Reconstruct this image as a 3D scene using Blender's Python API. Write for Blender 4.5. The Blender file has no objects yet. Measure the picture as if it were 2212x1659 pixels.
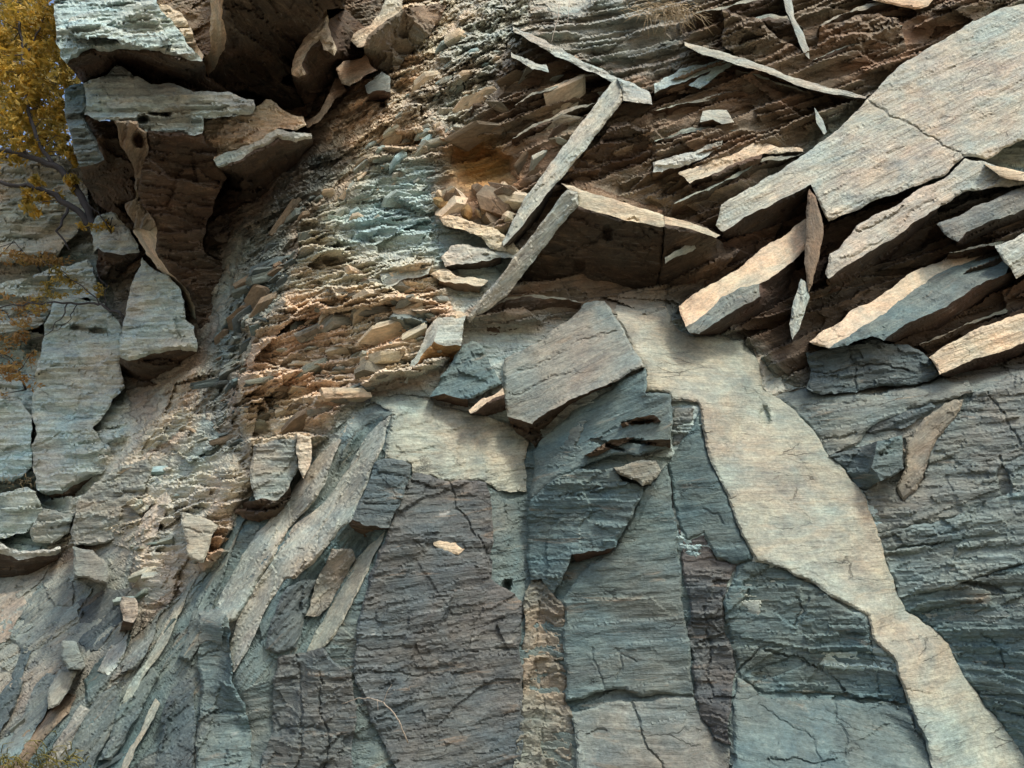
import bpy, math, random
import numpy as np
from mathutils import Vector, geometry

SC = bpy.context.scene
# ------------------------------------------------------------------ camera, sky, sun, exposure
PITCH = 28.0; LENS = 26.2; CAM = np.array([0.0, 0.0, 1.6])
cd = bpy.data.cameras.new('camera'); cd.lens = LENS; cd.sensor_width = 36.0; cd.clip_end = 2000.0
cam = bpy.data.objects.new('camera', cd); SC.collection.objects.link(cam)
cam.location = CAM; cam.rotation_euler = (math.radians(90 + PITCH), 0, 0)
SC.camera = cam
SUN_EL, SUN_AZ = 50.0, 146.0          # azimuth clockwise from +Y
w = bpy.data.worlds.new('World'); SC.world = w; w.use_nodes = True
sky = w.node_tree.nodes.new('ShaderNodeTexSky'); sky.sky_type = 'NISHITA'; sky.sun_disc = False
sky.sun_elevation = math.radians(SUN_EL); sky.sun_rotation = math.radians(SUN_AZ)
sky.dust_density = 3.0; sky.air_density = 1.0
bgn = w.node_tree.nodes['Background']; bgn.inputs[1].default_value = 0.14
w.node_tree.links.new(sky.outputs[0], bgn.inputs[0])
sl = bpy.data.lights.new('sun', 'SUN'); sl.energy = 1.5; sl.angle = math.radians(10); sl.color = (1.0, 0.96, 0.90)
so = bpy.data.objects.new('sun', sl); SC.collection.objects.link(so); so.location = (-20, -20, 40)
_e, _a = math.radians(SUN_EL), math.radians(SUN_AZ)
so.rotation_euler = Vector((math.sin(_a)*math.cos(_e), math.cos(_a)*math.cos(_e), math.sin(_e))).to_track_quat('Z', 'Y').to_euler()
SC.view_settings.view_transform = 'Standard'; SC.view_settings.look = 'None'
SC.view_settings.exposure = 0.92; SC.view_settings.gamma = 1.0
SC.cycles.max_bounces = 5; SC.cycles.diffuse_bounces = 3; SC.cycles.transmission_bounces = 3

# ------------------------------------------------------------------ noise
rng = np.random.default_rng(7)
def _h(ix, iy, iz, k=0):
    h = (ix.astype(np.int64)*374761393 + iy.astype(np.int64)*668265263 + iz.astype(np.int64)*2147483647 + k*1274126177) & 0xffffffff
    h = ((h ^ (h >> 13))*1274126177) & 0xffffffff
    h = ((h ^ (h >> 16))*2246822519) & 0xffffffff
    return ((h ^ (h >> 15)) & 0xffffff)/float(0xffffff)
def vnoise(p):
    i = np.floor(p); f = p - i; u = f*f*f*(f*(f*6-15)+10); i = i.astype(np.int64); r = 0
    for a in (0, 1):
        for b in (0, 1):
            for c in (0, 1):
                wt = (u[:,0] if a else 1-u[:,0])*(u[:,1] if b else 1-u[:,1])*(u[:,2] if c else 1-u[:,2])
                r = r + wt*_h(i[:,0]+a, i[:,1]+b, i[:,2]+c)
    return r*2-1
def fbm(p, sc=(1,1,1), o=4, seed=0):
    q = p*np.array(sc, float) + seed*17.13; r = 0; a = 0.5
    for k in range(o):
        r = r + a*vnoise(q); q = q*2.03 + 5.7; a *= 0.5
    return r
def worley(p, sc, seed=0):
    q = p*np.array(sc, float) + seed*9.7; i = np.floor(q).astype(np.int64); n = len(q)
    f1 = np.full(n, 9.0); f2 = np.full(n, 9.0); rid = np.zeros(n); off = np.zeros((n, 3))
    for a in (-1,0,1):
        for b in (-1,0,1):
            for c in (-1,0,1):
                jx, jy, jz = i[:,0]+a, i[:,1]+b, i[:,2]+c
                d = q - np.stack([jx+_h(jx,jy,jz,1), jy+_h(jx,jy,jz,2), jz+_h(jx,jy,jz,3)], 1)
                dd = (d*d).sum(1); m = dd < f1
                f2 = np.where(m, f1, np.minimum(f2, dd)); f1 = np.where(m, dd, f1)
                rid = np.where(m, _h(jx,jy,jz,4), rid); off[m] = d[m]
    return np.sqrt(f1), np.sqrt(f2), rid, off
def strata(b, T, L, seed=0, warp=.35):
    """broken beds: rows of irregular thickness T split into pieces of about length L -> (random per piece, place in the row 0..1, edge nearness)"""
    t, s, d = b[:,0], b[:,1], b[:,2]
    s = s + warp*T*2.2*fbm(b, (.9/L, .5/T*.4, .9/L), 3, seed) + .10*T*fbm(b, (6/L, 2/T, 6/L), 2, seed+4)
    q = s/T; z = np.zeros(len(q)); q = q + .8*vnoise(np.stack([q*.37+seed*3.1, z, z], 1))
    k = np.floor(q); fs = q-k; ki = k.astype(np.int64); zi = np.zeros_like(ki)
    lt = t/(L*(.45+1.1*_h(ki, zi, zi, seed+11))) + 40*_h(ki, zi, zi, seed+12) + .5*(fs-.5)*(_h(ki, zi, zi, seed+13)-.5)*2
    j = np.floor(lt); ft = lt-j; ji = j.astype(np.int64)
    return _h(ki, ji, zi, seed+14), fs, np.minimum(ft, 1-ft)
def disp(kind, b):
    # relief of the broken rock in metres, b = (along bed, across bed, depth)
    if kind == 'beam':
        r, fs, e = strata(b, .16, 1.3, 5); k, gs, e2 = strata(b, .06, .8, 6)
        return disp('smooth', b) + .05*(r-.5)*(r > .45) + .02*gs*(k > .5) + .015*(k-.5)
    if kind == 'smooth':
        r, fs, e = strata(b, .30, 1.5, 1); k, gs, e2 = strata(b, .07, .5, 2)
        return 0.022*fbm(b, (1,1.6,1), 4) + .022*(r > .72)*(fs) + .010*(k-.5) + 0.016*fbm(b, (3,14,3), 3, 2)
    wv = b + 0.10*np.stack([fbm(b,(1.3,1.3,1.3),2,3), 0.6*fbm(b,(1.1,1.1,1.1),3,4), fbm(b,(1.3,1.3,1.3),2,5)], 1)
    f1,f2,cr,co = worley(wv, (.9,1.7,.9), 1)
    if kind == 'slate':
        r, fs, e = strata(wv, .34, 1.2, 1); k, gs, e2 = strata(wv, .10, .5, 2); m, hs, e3 = strata(wv, .035, .22, 3)
        return .05*(cr-.5) + .03*co[:,0] + .045*(r-.5) + .03*fs*(r>.6) + .03*(k-.5) + .03*gs*(k>.7) + .02*(m-.5) + .03*fbm(b,(1,1.4,1),4)
    if kind == 'shale':
        r, fs, e = strata(wv, .33, 1.3, 1, .7); k, gs, e2 = strata(wv, .12, .6, 2, .6); m, hs, e3 = strata(wv, .045, .2, 3)
        return .45*(cr-.5) + .36*(r-.5) + .24*fs + .19*(k-.5) + .10*gs + .04*(m-.5) + .02*hs + .22*fbm(b,(.8,1.1,.8),5)
    if kind == 'rubble':
        r, fs, e = strata(wv, .15, .5, 1, .9); k, gs, e2 = strata(wv, .06, .2, 2, .9); g1,g2,s,o2 = worley(wv, (4,6,4), 4)
        return .30*(cr-.5) + .19*(r-.5) + .11*fs + .11*(k-.5) + .05*gs + .12*(s-.5) + .04*o2[:,1] + .2*fbm(b,(.9,1.2,.9),5)
    if kind == 'massive':
        r, fs, e = strata(wv, .55, 2.0, 1, .5); k, gs, e2 = strata(wv, .14, .9, 2); m, hs, e3 = strata(wv, .05, .5, 3)
        return .16*(cr-.5)*(np.clip((f2-f1)*4,0,1)) + .24*(r-.5) + .12*fs + .06*(k-.5) + .04*gs + .016*(m-.5) + .13*fbm(b,(.9,1.5,.9),5)
    if kind == 'under':
        r, fs, e = strata(wv, .42, 1.5, 1, .8); k, gs, e2 = strata(wv, .13, .6, 2, .7)
        return .12*(cr-.5) + .16*(r-.5) + .08*fs + .07*(k-.5) + .04*gs + .14*fbm(b,(1.2,1.6,1.2),5)
    if kind == 'ledge':
        wv = .35*wv + .65*b; r, fs, e = strata(wv, .55, 1.9, 1, .22); k, gs, e2 = strata(wv, .21, 1.1, 2, .3); m, hs, e3 = strata(wv, .06, .4, 3)
        return .12*(cr-.5) + .30*(r-.5) + .34*fs + .12*(k-.5)*(k>.5) + .14*gs*(k>.55) + .02*(m-.5) + .2*fbm(b,(.8,1.1,.8),5)
    return np.zeros(len(b))

# ------------------------------------------------------------------ where things stand: sight lines met with a rock wall 9 m away
FW = 2212.0; FOC = FW*LENS/36.0; WALL = 9.0
_cp, _sp = math.cos(math.radians(PITCH)), math.sin(math.radians(PITCH))
def rays(xy):
    x = (xy[:,0]-FW/2)/FOC; y = -(xy[:,1]-829.5)/FOC
    return np.stack([x, _cp - y*_sp, _sp + y*_cp], 1)
def place(xy, h):
    """h = metres the rock stands out from the wall plane"""
    d = rays(xy); t = (WALL - np.asarray(h))/d[:,1]
    return CAM + d*t[:,None]
def bedco(P, ang):
    a = np.radians(ang); c, s = np.cos(a), np.sin(a)
    return np.stack([c*P[:,0]+s*P[:,2], -s*P[:,0]+c*P[:,2]-0.5*P[:,1], P[:,1]], 1)

# ------------------------------------------------------------------ rock material: colour per face, underside tones with shade painted in, laminae along the bed
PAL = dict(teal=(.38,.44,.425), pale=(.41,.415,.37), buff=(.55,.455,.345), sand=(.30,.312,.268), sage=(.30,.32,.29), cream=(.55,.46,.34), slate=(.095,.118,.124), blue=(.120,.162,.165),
           purple=(.102,.112,.115), brown=(.088,.064,.046), dark=(.08,.06,.048), rust=(.42,.25,.09), grey=(.170,.198,.192), tan=(.195,.148,.106), ochre=(.33,.20,.09), mid=(.25,.255,.23), dusk=(.22,.205,.17))  # brown, dark and tan: rusty rock, darkened to add underside and recess shade
LAM = dict(smooth=.75, slate=1.0, massive=.8, under=1.0, shale=.7, rubble=.5, ledge=.9, beam=1.15, boulder=.8)
def rock_material():
    m = bpy.data.materials.new('rock'); m.use_nodes = True; nt = m.node_tree; N = nt.nodes; L = nt.links
    b = N['Principled BSDF']; b.inputs['Roughness'].default_value = 0.85; b.inputs['Specular IOR Level'].default_value = 0.25
    ac = N.new('ShaderNodeAttribute'); ac.attribute_name = 'col'
    ab = N.new('ShaderNodeAttribute'); ab.attribute_name = 'bed'; al = N.new('ShaderNodeAttribute'); al.attribute_name = 'lam'
    def noise(sc, scale, detail=6, rough=.6, dist=0.0):
        mp = N.new('ShaderNodeVectorMath'); mp.operation = 'MULTIPLY'; mp.inputs[1].default_value = sc
        L.new(ab.outputs['Vector'], mp.inputs[0])
        n = N.new('ShaderNodeTexNoise'); n.inputs['Scale'].default_value = scale; n.inputs['Detail'].default_value = detail
        n.inputs['Roughness'].default_value = rough; n.inputs['Distortion'].default_value = dist
        L.new(mp.outputs[0], n.inputs['Vector']); return n.outputs['Fac']
    def ramp(f, a, b_, ca=(0,0,0,1), cb=(1,1,1,1)):
        r = N.new('ShaderNodeValToRGB'); r.color_ramp.elements[0].position = a; r.color_ramp.elements[1].position = b_
        r.color_ramp.elements[0].color = ca; r.color_ramp.elements[1].color = cb; L.new(f, r.inputs[0]); return r.outputs[0]
    def mix(mode, fac, a, b_):
        x = N.new('ShaderNodeMix'); x.data_type = 'RGBA'; x.blend_type = mode
        for sock, v in ((x.inputs[0], fac), (x.inputs[6], a), (x.inputs[7], b_)):
            if isinstance(v, (int, float)): sock.default_value = v
            elif isinstance(v, tuple): sock.default_value = v
            else: L.new(v, sock)
        return x.outputs[2]
    def mul0(x):
        q = N.new('ShaderNodeMath'); q.operation = 'MULTIPLY'; q.use_clamp = True; L.new(x, q.inputs[0]); L.new(al.outputs['Fac'], q.inputs[1]); return q.outputs[0]
    patch = noise((1,1.9,1), 1.0, 6, .66, .6); lam = noise((1.3,15,1.3), 1.9, 6, .7, .4); grain = noise((1,1.5,1), 24, 4, .75)
    blot = noise((1,1.6,1), 3.1, 7, .72, .4); strk = noise((1.2,7,1.2), 1.2, 5, .65, .5); big = noise((1,1.2,1), .45, 5, .6, .4); msk = noise((1,1.4,1), 1.7, 4, .6)
    c = ac.outputs['Color']
    c = mix('MULTIPLY', 1.0, c, ramp(patch, .36, .64, (.88,.99,1.0,1), (1.13,1.01,.88,1)))
    c = mix('MULTIPLY', .7, c, ramp(big, .38, .62, (.86,.99,1.0,1), (1.12,1.0,.90,1)))
    c = mix('MULTIPLY', mul0(ramp(msk, .38, .62, (.25,.25,.25,1), (.9,.9,.9,1))), c, ramp(lam, .30, .70, (.62,.63,.66,1), (1.30,1.27,1.22,1)))
    c = mix('MULTIPLY', .8, c, ramp(blot, .3, .7, (.54,.57,.62,1), (1.46,1.42,1.36,1)))
    c = mix('MULTIPLY', .7, c, ramp(grain, .3, .7, (.6,.6,.6,1), (1.4,1.4,1.4,1)))
    c = mix('MULTIPLY', ramp(big, .50, .66, (0,0,0,1), (.5,.5,.5,1)), c, (.90,.86,.90,1))      # purple beds
    c = mix('MIX', mul0(ramp(lam, .60, .72, (0,0,0,1), (.30,.30,.30,1))), c, (.40,.43,.40,1))    # light laminae
    c = mix('MIX', ramp(strk, .60, .74, (0,0,0,1), (.35,.35,.35,1)), c, (.40,.27,.15,1))     # rusty streaks along the beds
    c = mix('MIX', ramp(blot, .64, .74, (0,0,0,1), (.4,.4,.4,1)), c, (.52,.51,.44,1))        # pale lichen
    # hairline breaks
    wv = N.new('ShaderNodeVectorMath'); wv.operation = 'MULTIPLY'; wv.inputs[1].default_value = (.9,4.6,.9); L.new(ab.outputs['Vector'], wv.inputs[0])
    nd = N.new('ShaderNodeTexNoise'); nd.inputs['Scale'].default_value = 1.6; nd.inputs['Detail'].default_value = 6; nd.inputs['Roughness'].default_value = .7; L.new(ab.outputs['Vector'], nd.inputs['Vector'])
    ad = N.new('ShaderNodeVectorMath'); ad.operation = 'MULTIPLY_ADD'; ad.inputs[1].default_value = (.5,.9,.5); L.new(nd.outputs['Color'], ad.inputs[0]); L.new(wv.outputs[0], ad.inputs[2])
    vo = N.new('ShaderNodeTexVoronoi'); vo.feature = 'DISTANCE_TO_EDGE'; vo.inputs['Scale'].default_value = 1.1; L.new(ad.outputs[0], vo.inputs['Vector'])
    crk = ramp(vo.outputs['Distance'], .0, .022)
    gap = mix('MIX', ramp(msk, .52, .62), (1,1,1,1), crk)
    c = mix('MULTIPLY', .5, c, gap)
    L.new(c, b.inputs['Base Color'])
    def ma(x, k, add=None):
        q = N.new('ShaderNodeMath'); q.operation = 'MULTIPLY_ADD'; q.inputs[1].default_value = k; q.inputs[2].default_value = 0
        L.new(x, q.inputs[0])
        if add: L.new(add, q.inputs[2])
        return q.outputs[0]
    def flake(sc, scale):
        v = N.new('ShaderNodeVectorMath'); v.operation = 'MULTIPLY'; v.inputs[1].default_value = sc; L.new(ab.outputs['Vector'], v.inputs[0])
        q = N.new('ShaderNodeVectorMath'); q.operation = 'MULTIPLY_ADD'; q.inputs[1].default_value = (.9,.9,.9); L.new(nd.outputs['Color'], q.inputs[0]); L.new(v.outputs[0], q.inputs[2])
        x = N.new('ShaderNodeTexVoronoi'); x.inputs['Scale'].default_value = scale; L.new(q.outputs[0], x.inputs['Vector'])
        s = N.new('ShaderNodeSeparateColor'); L.new(x.outputs['Color'], s.inputs[0]); return s.outputs[0]
    f1, f2 = flake((1,4.5,1), 1.9), flake((1,4,1), 6.0)
    def mul(x, y):
        q = N.new('ShaderNodeMath'); q.operation = 'MULTIPLY'; L.new(x, q.inputs[0]); L.new(y, q.inputs[1]); return q.outputs[0]
    fl = ma(f2, .012, ma(f1, .028)); lm = mul(ma(lam, .034, fl), al.outputs['Fac'])
    hh = ma(grain, .014, ma(gap, .02, ma(blot, .024, lm)))
    bp = N.new('ShaderNodeBump'); bp.inputs['Strength'].default_value = .8; bp.inputs['Distance'].default_value = 1.0; L.new(hh, bp.inputs['Height']); n = bp.outputs[0]
    L.new(n, b.inputs['Normal'])
    return m
ROCK = rock_material()

# ------------------------------------------------------------------ objects
def meta(o, label=None, cat=None, group=None, kind=None):
    if label: o['label'] = label
    if cat: o['category'] = cat
    if group: o['group'] = group
    o['kind'] = kind or 'thing'
    return o
def mesh_obj(name, V, F, mat, col=None, bed=None, parent=None, smooth=True, lam=.6):
    me = bpy.data.meshes.new(name); V = np.asarray(V, np.float32)
    F = [tuple(int(i) for i in f) for f in F] if not isinstance(F, np.ndarray) else F
    if isinstance(F, np.ndarray):
        k = F.shape[1]; me.vertices.add(len(V)); me.vertices.foreach_set('co', V.ravel())
        me.loops.add(F.size); me.loops.foreach_set('vertex_index', F.astype(np.int32).ravel())
        me.polygons.add(len(F)); me.polygons.foreach_set('loop_start', np.arange(0, F.size, k, dtype=np.int32))
        me.update(calc_edges=True)
    else:
        me.from_pydata(V.tolist(), [], F)
    if col is not None:
        a = me.attributes.new('col', 'FLOAT_COLOR', 'POINT'); a.data.foreach_set('color', np.c_[col, np.ones(len(V))].astype(np.float32).ravel())
    if bed is not None:
        a = me.attributes.new('bed', 'FLOAT_VECTOR', 'POINT'); a.data.foreach_set('vector', bed.astype(np.float32).ravel())
    if col is not None:
        a = me.attributes.new('lam', 'FLOAT', 'POINT'); a.data.foreach_set('value', np.broadcast_to(np.asarray(lam, np.float32), (len(V),)).copy())
    me.materials.append(mat)
    me.polygons.foreach_set('use_smooth', np.full(len(me.polygons), smooth)); me.validate()
    o = bpy.data.objects.new(name, me); SC.collection.objects.link(o)
    if parent: o.parent = parent
    return o

STEP = 4.6
def inside(pts, poly):
    x, y = pts[:,0], pts[:,1]; r = np.zeros(len(pts), bool); n = len(poly); j = n-1
    for i in range(n):
        xi, yi = poly[i]; xj, yj = poly[j]
        c = ((yi > y) != (yj > y)) & (x < (xj-xi)*(y-yi)/(yj-yi+1e-12)+xi); r ^= c; j = i
    return r
def seg_dist(pts, A, B):
    d = np.full(len(pts), 1e9)
    for a, b in zip(A, B):
        ab = b-a; t = np.clip(((pts-a)@ab)/(ab@ab+1e-9), 0, 1); q = pts - a - t[:,None]*ab
        d = np.minimum(d, np.hypot(q[:,0], q[:,1]))
    return d
def frac_edge(p, q, rough):
    """broken line p->q (x,y,h): the same points whichever way it is walked"""
    sw = tuple(p) > tuple(q); a, b = (q, p) if sw else (p, q)
    L = math.hypot(b[0]-a[0], b[1]-a[1]); n = max(1, int(L/STEP))
    r = random.Random(repr((round(a[0],1), round(a[1],1), round(b[0],1), round(b[1],1))))
    t = np.linspace(0, 1, n+1); dev = np.zeros(n+1)
    def sub(i, j, amp):
        if j-i < 2: return
        m = (i+j)//2; dev[m] = (dev[i]+dev[j])/2 + r.uniform(-amp, amp); sub(i, m, amp*.55); sub(m, j, amp*.55)
    sub(0, n, min(L*.085, 11)*rough)
    nx, ny = -(b[1]-a[1])/(L+1e-9), (b[0]-a[0])/(L+1e-9)
    pts = [(a[0]+(b[0]-a[0])*s+nx*d, a[1]+(b[1]-a[1])*s+ny*d, a[2]+(b[2]-a[2])*s) for s, d in zip(t, dev)]
    return pts[::-1] if sw else pts
def mvc(pts, poly, val):
    out = np.zeros(len(pts))
    for k in range(0, len(pts), 4000):
        P = pts[k:k+4000]; D = poly[None]-P[:,None]; R = np.hypot(D[...,0], D[...,1])+1e-9
        Dn = np.roll(D, -1, 1); Rn = np.roll(R, -1, 1)
        cr = D[...,0]*Dn[...,1]-D[...,1]*Dn[...,0]; dt = (D*Dn).sum(2)
        tn = np.tan(np.arctan2(cr, dt)/2); W = (np.roll(tn, 1, 1)+tn)/R
        out[k:k+4000] = (W*val[None]).sum(1)/(W.sum(1)+1e-12)
    return out
def parse(s):
    return [tuple(float(v) for v in t.split(',')) for t in s.split()]
BASE_H = None
def rock(name, label, cat, facets, group=None, rough=1.0, cracks=(), pits=(), back=0.5, chamf=.03):
    """facets: (part, colour, kind, bed angle, h or (h, gx, gy), outline[, amplitude])"""
    known = {}; parts = {}; edges = {}; data = []
    for f in facets:
        part, colr, kind, ang, hs, s = f[:6]; amp = f[6] if len(f) > 6 else 1.0
        raw = parse(s); wmode = isinstance(hs, tuple) and hs[0] == 'w'; h0, gx, gy = (0,0,0) if wmode else hs if isinstance(hs, tuple) else (hs, 0, 0)
        if wmode: wh = wall_h(np.array([p[:2] for p in raw]))+hs[1]; raw = [p if len(p) > 2 else (p[0], p[1], float(q)) for p, q in zip(raw, wh)]
        cx = sum(p[0] for p in raw)/len(raw); cy = sum(p[1] for p in raw)/len(raw); poly = []
        for p in raw:
            k = p[:2]
            h = p[2] if len(p) > 2 else known.get(k, h0 + gx*(p[0]-cx)/100 + gy*(p[1]-cy)/100)
            known.setdefault(k, h); poly.append((k[0], k[1], known[k]))
        B = []
        for a, b in zip(poly, poly[1:]+poly[:1]):
            e = tuple(sorted((a[:2], b[:2]))); edges[e] = edges.get(e, 0)+1
            B += [(x, y, h, e) for x, y, h in frac_edge(a, b, rough)[:-1]]
        data.append((part, colr, kind, ang, amp, B, hs[1] if wmode else None))
    names = list(dict.fromkeys(d[0] for d in data)); root = None
    for part, colr, kind, ang, amp, B, woff in data:
        bxy = np.array([b[:2] for b in B]); bh = np.array([b[2] for b in B]); nb = len(B)
        lo, hi = bxy.min(0), bxy.max(0)
        gx_, gy_ = np.meshgrid(np.arange(lo[0], hi[0], STEP), np.arange(lo[1], hi[1], STEP*.87)); gx_ = gx_ + (np.arange(len(gx_))%2)[:,None]*STEP/2
        g = np.c_[gx_.ravel(), gy_.ravel()]; g = g + rng.uniform(-.28, .28, g.shape)*STEP
        nxt = np.roll(bxy, -1, 0)
        if len(g):
            g = g[inside(g, bxy)]
        if len(g):
            g = g[seg_dist(g, bxy, nxt) > STEP*.55]
        # cracks: a line of lowered points with a lip on either side
        cp, cdp = [], []
        for c in cracks:
            pl, dep = c; pl = parse(pl)
            for a, b in zip(pl, pl[1:]):
                for x, y, hh in frac_edge((a[0],a[1],0), (b[0],b[1],0), 1.3): cp.append((x, y)); cdp.append(dep)
        if cp and len(g):
            cp = np.array(cp); cdp = np.array(cdp); k = inside(cp, bxy) & (seg_dist(cp, bxy, nxt) > 2.0)
            cp = cp[k]; cdp = cdp[k]
            if len(cp):
                dmin = np.min(np.hypot(g[:,None,0]-cp[None,:,0], g[:,None,1]-cp[None,:,1]), 1) if len(g)*len(cp) < 3e7 else np.full(len(g), 99.)
                g = g[dmin > 2.6]
        else: cp = np.zeros((0,2)); cdp = np.zeros(0)
        pts = np.vstack([bxy, g, cp]) if len(g) or len(cp) else bxy
        res = geometry.delaunay_2d_cdt([Vector(p) for p in pts.tolist()], [], [list(range(nb))], 1, 1e-4)
        nv = np.array([tuple(v) for v in res[0]]); T = [t for t in res[2] if len(t) == 3]
        hv = np.full(len(nv), np.nan); drop = np.zeros(len(nv)); onb = np.full(len(nv), -1)
        for i, og in enumerate(res[3]):
            for j in og:
                if j < nb: hv[i] = bh[j]; onb[i] = j
                elif j >= nb+len(g): drop[i] = cdp[j-nb-len(g)]
        q = np.isnan(hv)
        if q.any(): hv[q] = np.clip(mvc(nv[q], bxy, bh), bh.min()-.05, bh.max()+.05)
        if woff is not None:
            q2 = seg_dist(nv, bxy, nxt) > 3; hv[q2] = wall_h(nv[q2])+woff
        P0 = place(nv, hv); bd = bedco(P0, ang)
        ed = seg_dist(nv, bxy, nxt); fade = np.ones(len(nv)); shm = np.array([edges[b[3]] > 1 for b in B])
        if shm.any(): fade = np.clip(seg_dist(nv, bxy[shm], nxt[shm])/7, 0, 1)
        fr = np.array([edges[b[3]] == 1 and 0 <= b[0] <= FW and 0 <= b[1] <= 1659 for b in B])
        if fr.any():      # broken arris along the free edges
            fe = seg_dist(nv, bxy[fr], nxt[fr]); sh = ~fr
            so_ = seg_dist(nv, bxy[sh], nxt[sh]) if sh.any() else np.full(len(nv), 99.)
            ar = abs((bxy[:,0]*nxt[:,1]-bxy[:,1]*nxt[:,0]).sum())/2/np.hypot(*(nxt-bxy).T).sum(); chm = chamf*min(1, max(.15, (ar-4)/10))
            cw = 2 + 4*np.clip(.5+fbm(P0, (2.2,2.2,2.2), 3, 9), 0, 1)
            hv = hv - chm*(.3+1.4*np.clip(.5+fbm(P0, (3,3,3), 3, 8), 0, 1))*np.clip(1-fe/cw, 0, 1)*np.clip(so_/14, 0, 1)
        hv = hv + amp*disp(kind, bd)*fade - .28*drop
        for (px, py, rx, ry, ra, dep) in pits:
            c, s_ = math.cos(math.radians(ra)), math.sin(math.radians(ra)); dx = nv[:,0]-px; dy = nv[:,1]-py
            rr = ((c*dx-s_*dy)/rx)**2 + ((s_*dx+c*dy)/ry)**2 + 1.6*fbm(P0, (4,4,4), 3, 5)
            hv = hv - dep*np.clip(1.25-rr, 0, 1)*fade
        V = place(nv, hv); F = [tuple(t) for t in T]
        # turn faces to the viewer's side (outwards)
        a, b_, c_ = (V[np.array([t[k] for t in F])] for k in range(3))
        nrm = np.cross(b_-a, c_-a); fl = ((CAM-a)*nrm).sum(1) < 0
        F = [(t[0], t[2], t[1]) if x else t for t, x in zip(F, fl)]
        # free edges run back into the wall, so every block is solid
        cnt = {}
        for t in F:
            for u, v in ((t[0],t[1]), (t[1],t[2]), (t[2],t[0])): cnt[(u,v)] = 1
        back_v = {}; VV = V.tolist(); dk = []
        cen = nv.mean(0)
        for (u, v) in list(cnt):
            if (v, u) in cnt: continue
            if onb[u] >= 0 and edges.get(B[onb[u]][3], 1) > 1 and onb[v] >= 0 and edges.get(B[onb[v]][3], 1) > 1: continue
            for k in (u, v):
                if k not in back_v:
                    x, y = nv[k]; hb = min(hv[k]-.12, base_h_at(x, y)-back)
                    back_v[k] = len(VV); VV.append(place(np.array([[x, y]]), [hb])[0].tolist()); dk.append(k)
            F.append((v, u, back_v[u], back_v[v]))
        VV = np.array(VV); col = np.tile(np.array(PAL[colr]), (len(VV), 1)); bd2 = bedco(VV, ang) + rng.uniform(-20, 20, 3)
        parts.setdefault(part, []).append((VV, F, col, bd2, np.full(len(VV), LAM.get(kind, .6))))
    root = None
    if len(names) > 1:
        root = bpy.data.objects.new(name, None); SC.collection.objects.link(root); meta(root, label, cat, group)
        root.location = parts[names[0]][0][0].mean(0); root.empty_display_size = .2
    for n in names:
        vs, fs, cs, bs, ls, o = [], [], [], [], [], 0
        for VV, F, col, bd, lm in parts[n]:
            ls.append(lm)
            vs.append(VV); fs += [tuple(i+o for i in f) for f in F]; cs.append(col); bs.append(bd); o += len(VV)
        vs = np.vstack(vs)
        if root: vs = vs - np.array(root.location)
        else: org = vs.mean(0); vs = vs - org
        ob = mesh_obj(n if root else name, vs, fs, ROCK, np.vstack(cs), np.vstack(bs), root, lam=np.concatenate(ls), smooth=False)
        if not root: ob.location = org; meta(ob, label, cat, group); root_ = ob
    return root or root_

# ------------------------------------------------------------------ the wall itself
BC = np.array([   # x, y, h : how far the bare wall stands out
 (-250,-150,-5),(-250,400,-4.6),(-250,900,-4),(-250,1300,-2.2),(-250,1800,-.8),(0,340,-4.6),(120,520,-4.4),(250,560,-4.0),(330,700,-3.4),(60,800,-4.0),(40,1000,-3.5),(30,1200,-2.8),(200,1080,-2.6),
 (300,480,-3.6),(200,200,-3.2),(400,200,-2.4),(560,150,-2.0),(760,60,-1.6),(880,-100,-1.4),(640,300,-1.5),(520,480,-1.7),(460,740,-2.0),(380,900,-2.2),(240,1020,-2.4),(130,1230,-2.2),
 (960,0,-.9),(820,190,-.9),(700,420,-1.0),(580,650,-1.0),(560,830,-1.1),(450,950,-1.3),(300,1150,-1.3),(120,1400,-1.1),(0,1600,-.8),
 (1100,50,-.7),(950,250,-.6),(900,500,-.5),(800,650,-.4),(720,820,-.4),(600,1000,-.5),(400,1250,-.6),(250,1450,-.5),(150,1659,-.2),
 (1300,0,-.9),(1300,100,-.75),(1250,250,-.6),(1150,330,-.55),(1040,350,-.8),(1400,300,-.45),(1300,400,-.5),(1600,100,-.5),(1600,300,-.3),(1900,80,-.2),(2212,0,.1),(2400,-150,.1),(1500,-150,-.9),
 (1000,650,-.3),(1100,800,-.2),(1000,900,-.05),(900,1200,.2),(700,1300,.12),(1100,1200,.15),(1300,800,-.1),(1300,1200,.28),(1500,1300,.3),(1000,1550,.3),(500,1500,.2),(1400,1600,.3),(1300,560,-.6),(1500,600,-.5),(700,1100,.1),(800,960,.1),(450,1350,.15),
 (1700,600,-.5),(1900,650,-.4),(2100,600,-.1),(2100,900,.0),(1800,800,-.2),(1900,1300,.3),(2212,1300,.3),(2212,1800,.5),(1700,1600,.32),(1100,1800,.4),(300,1800,.2),(2460,900,.2),(2460,400,.3)], float)
def _tps(c):
    x = c[:,:2]/1000; n = len(x); r2 = ((x[:,None]-x[None])**2).sum(2)
    K = np.where(r2 > 0, r2*np.log(r2+1e-20)/2, 0) + np.eye(n)*2e-4; Pm = np.c_[np.ones(n), x]
    A = np.block([[K, Pm], [Pm.T, np.zeros((3,3))]]); return np.linalg.solve(A, np.r_[c[:,2], np.zeros(3)])
_tw = _tps(BC)
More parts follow.
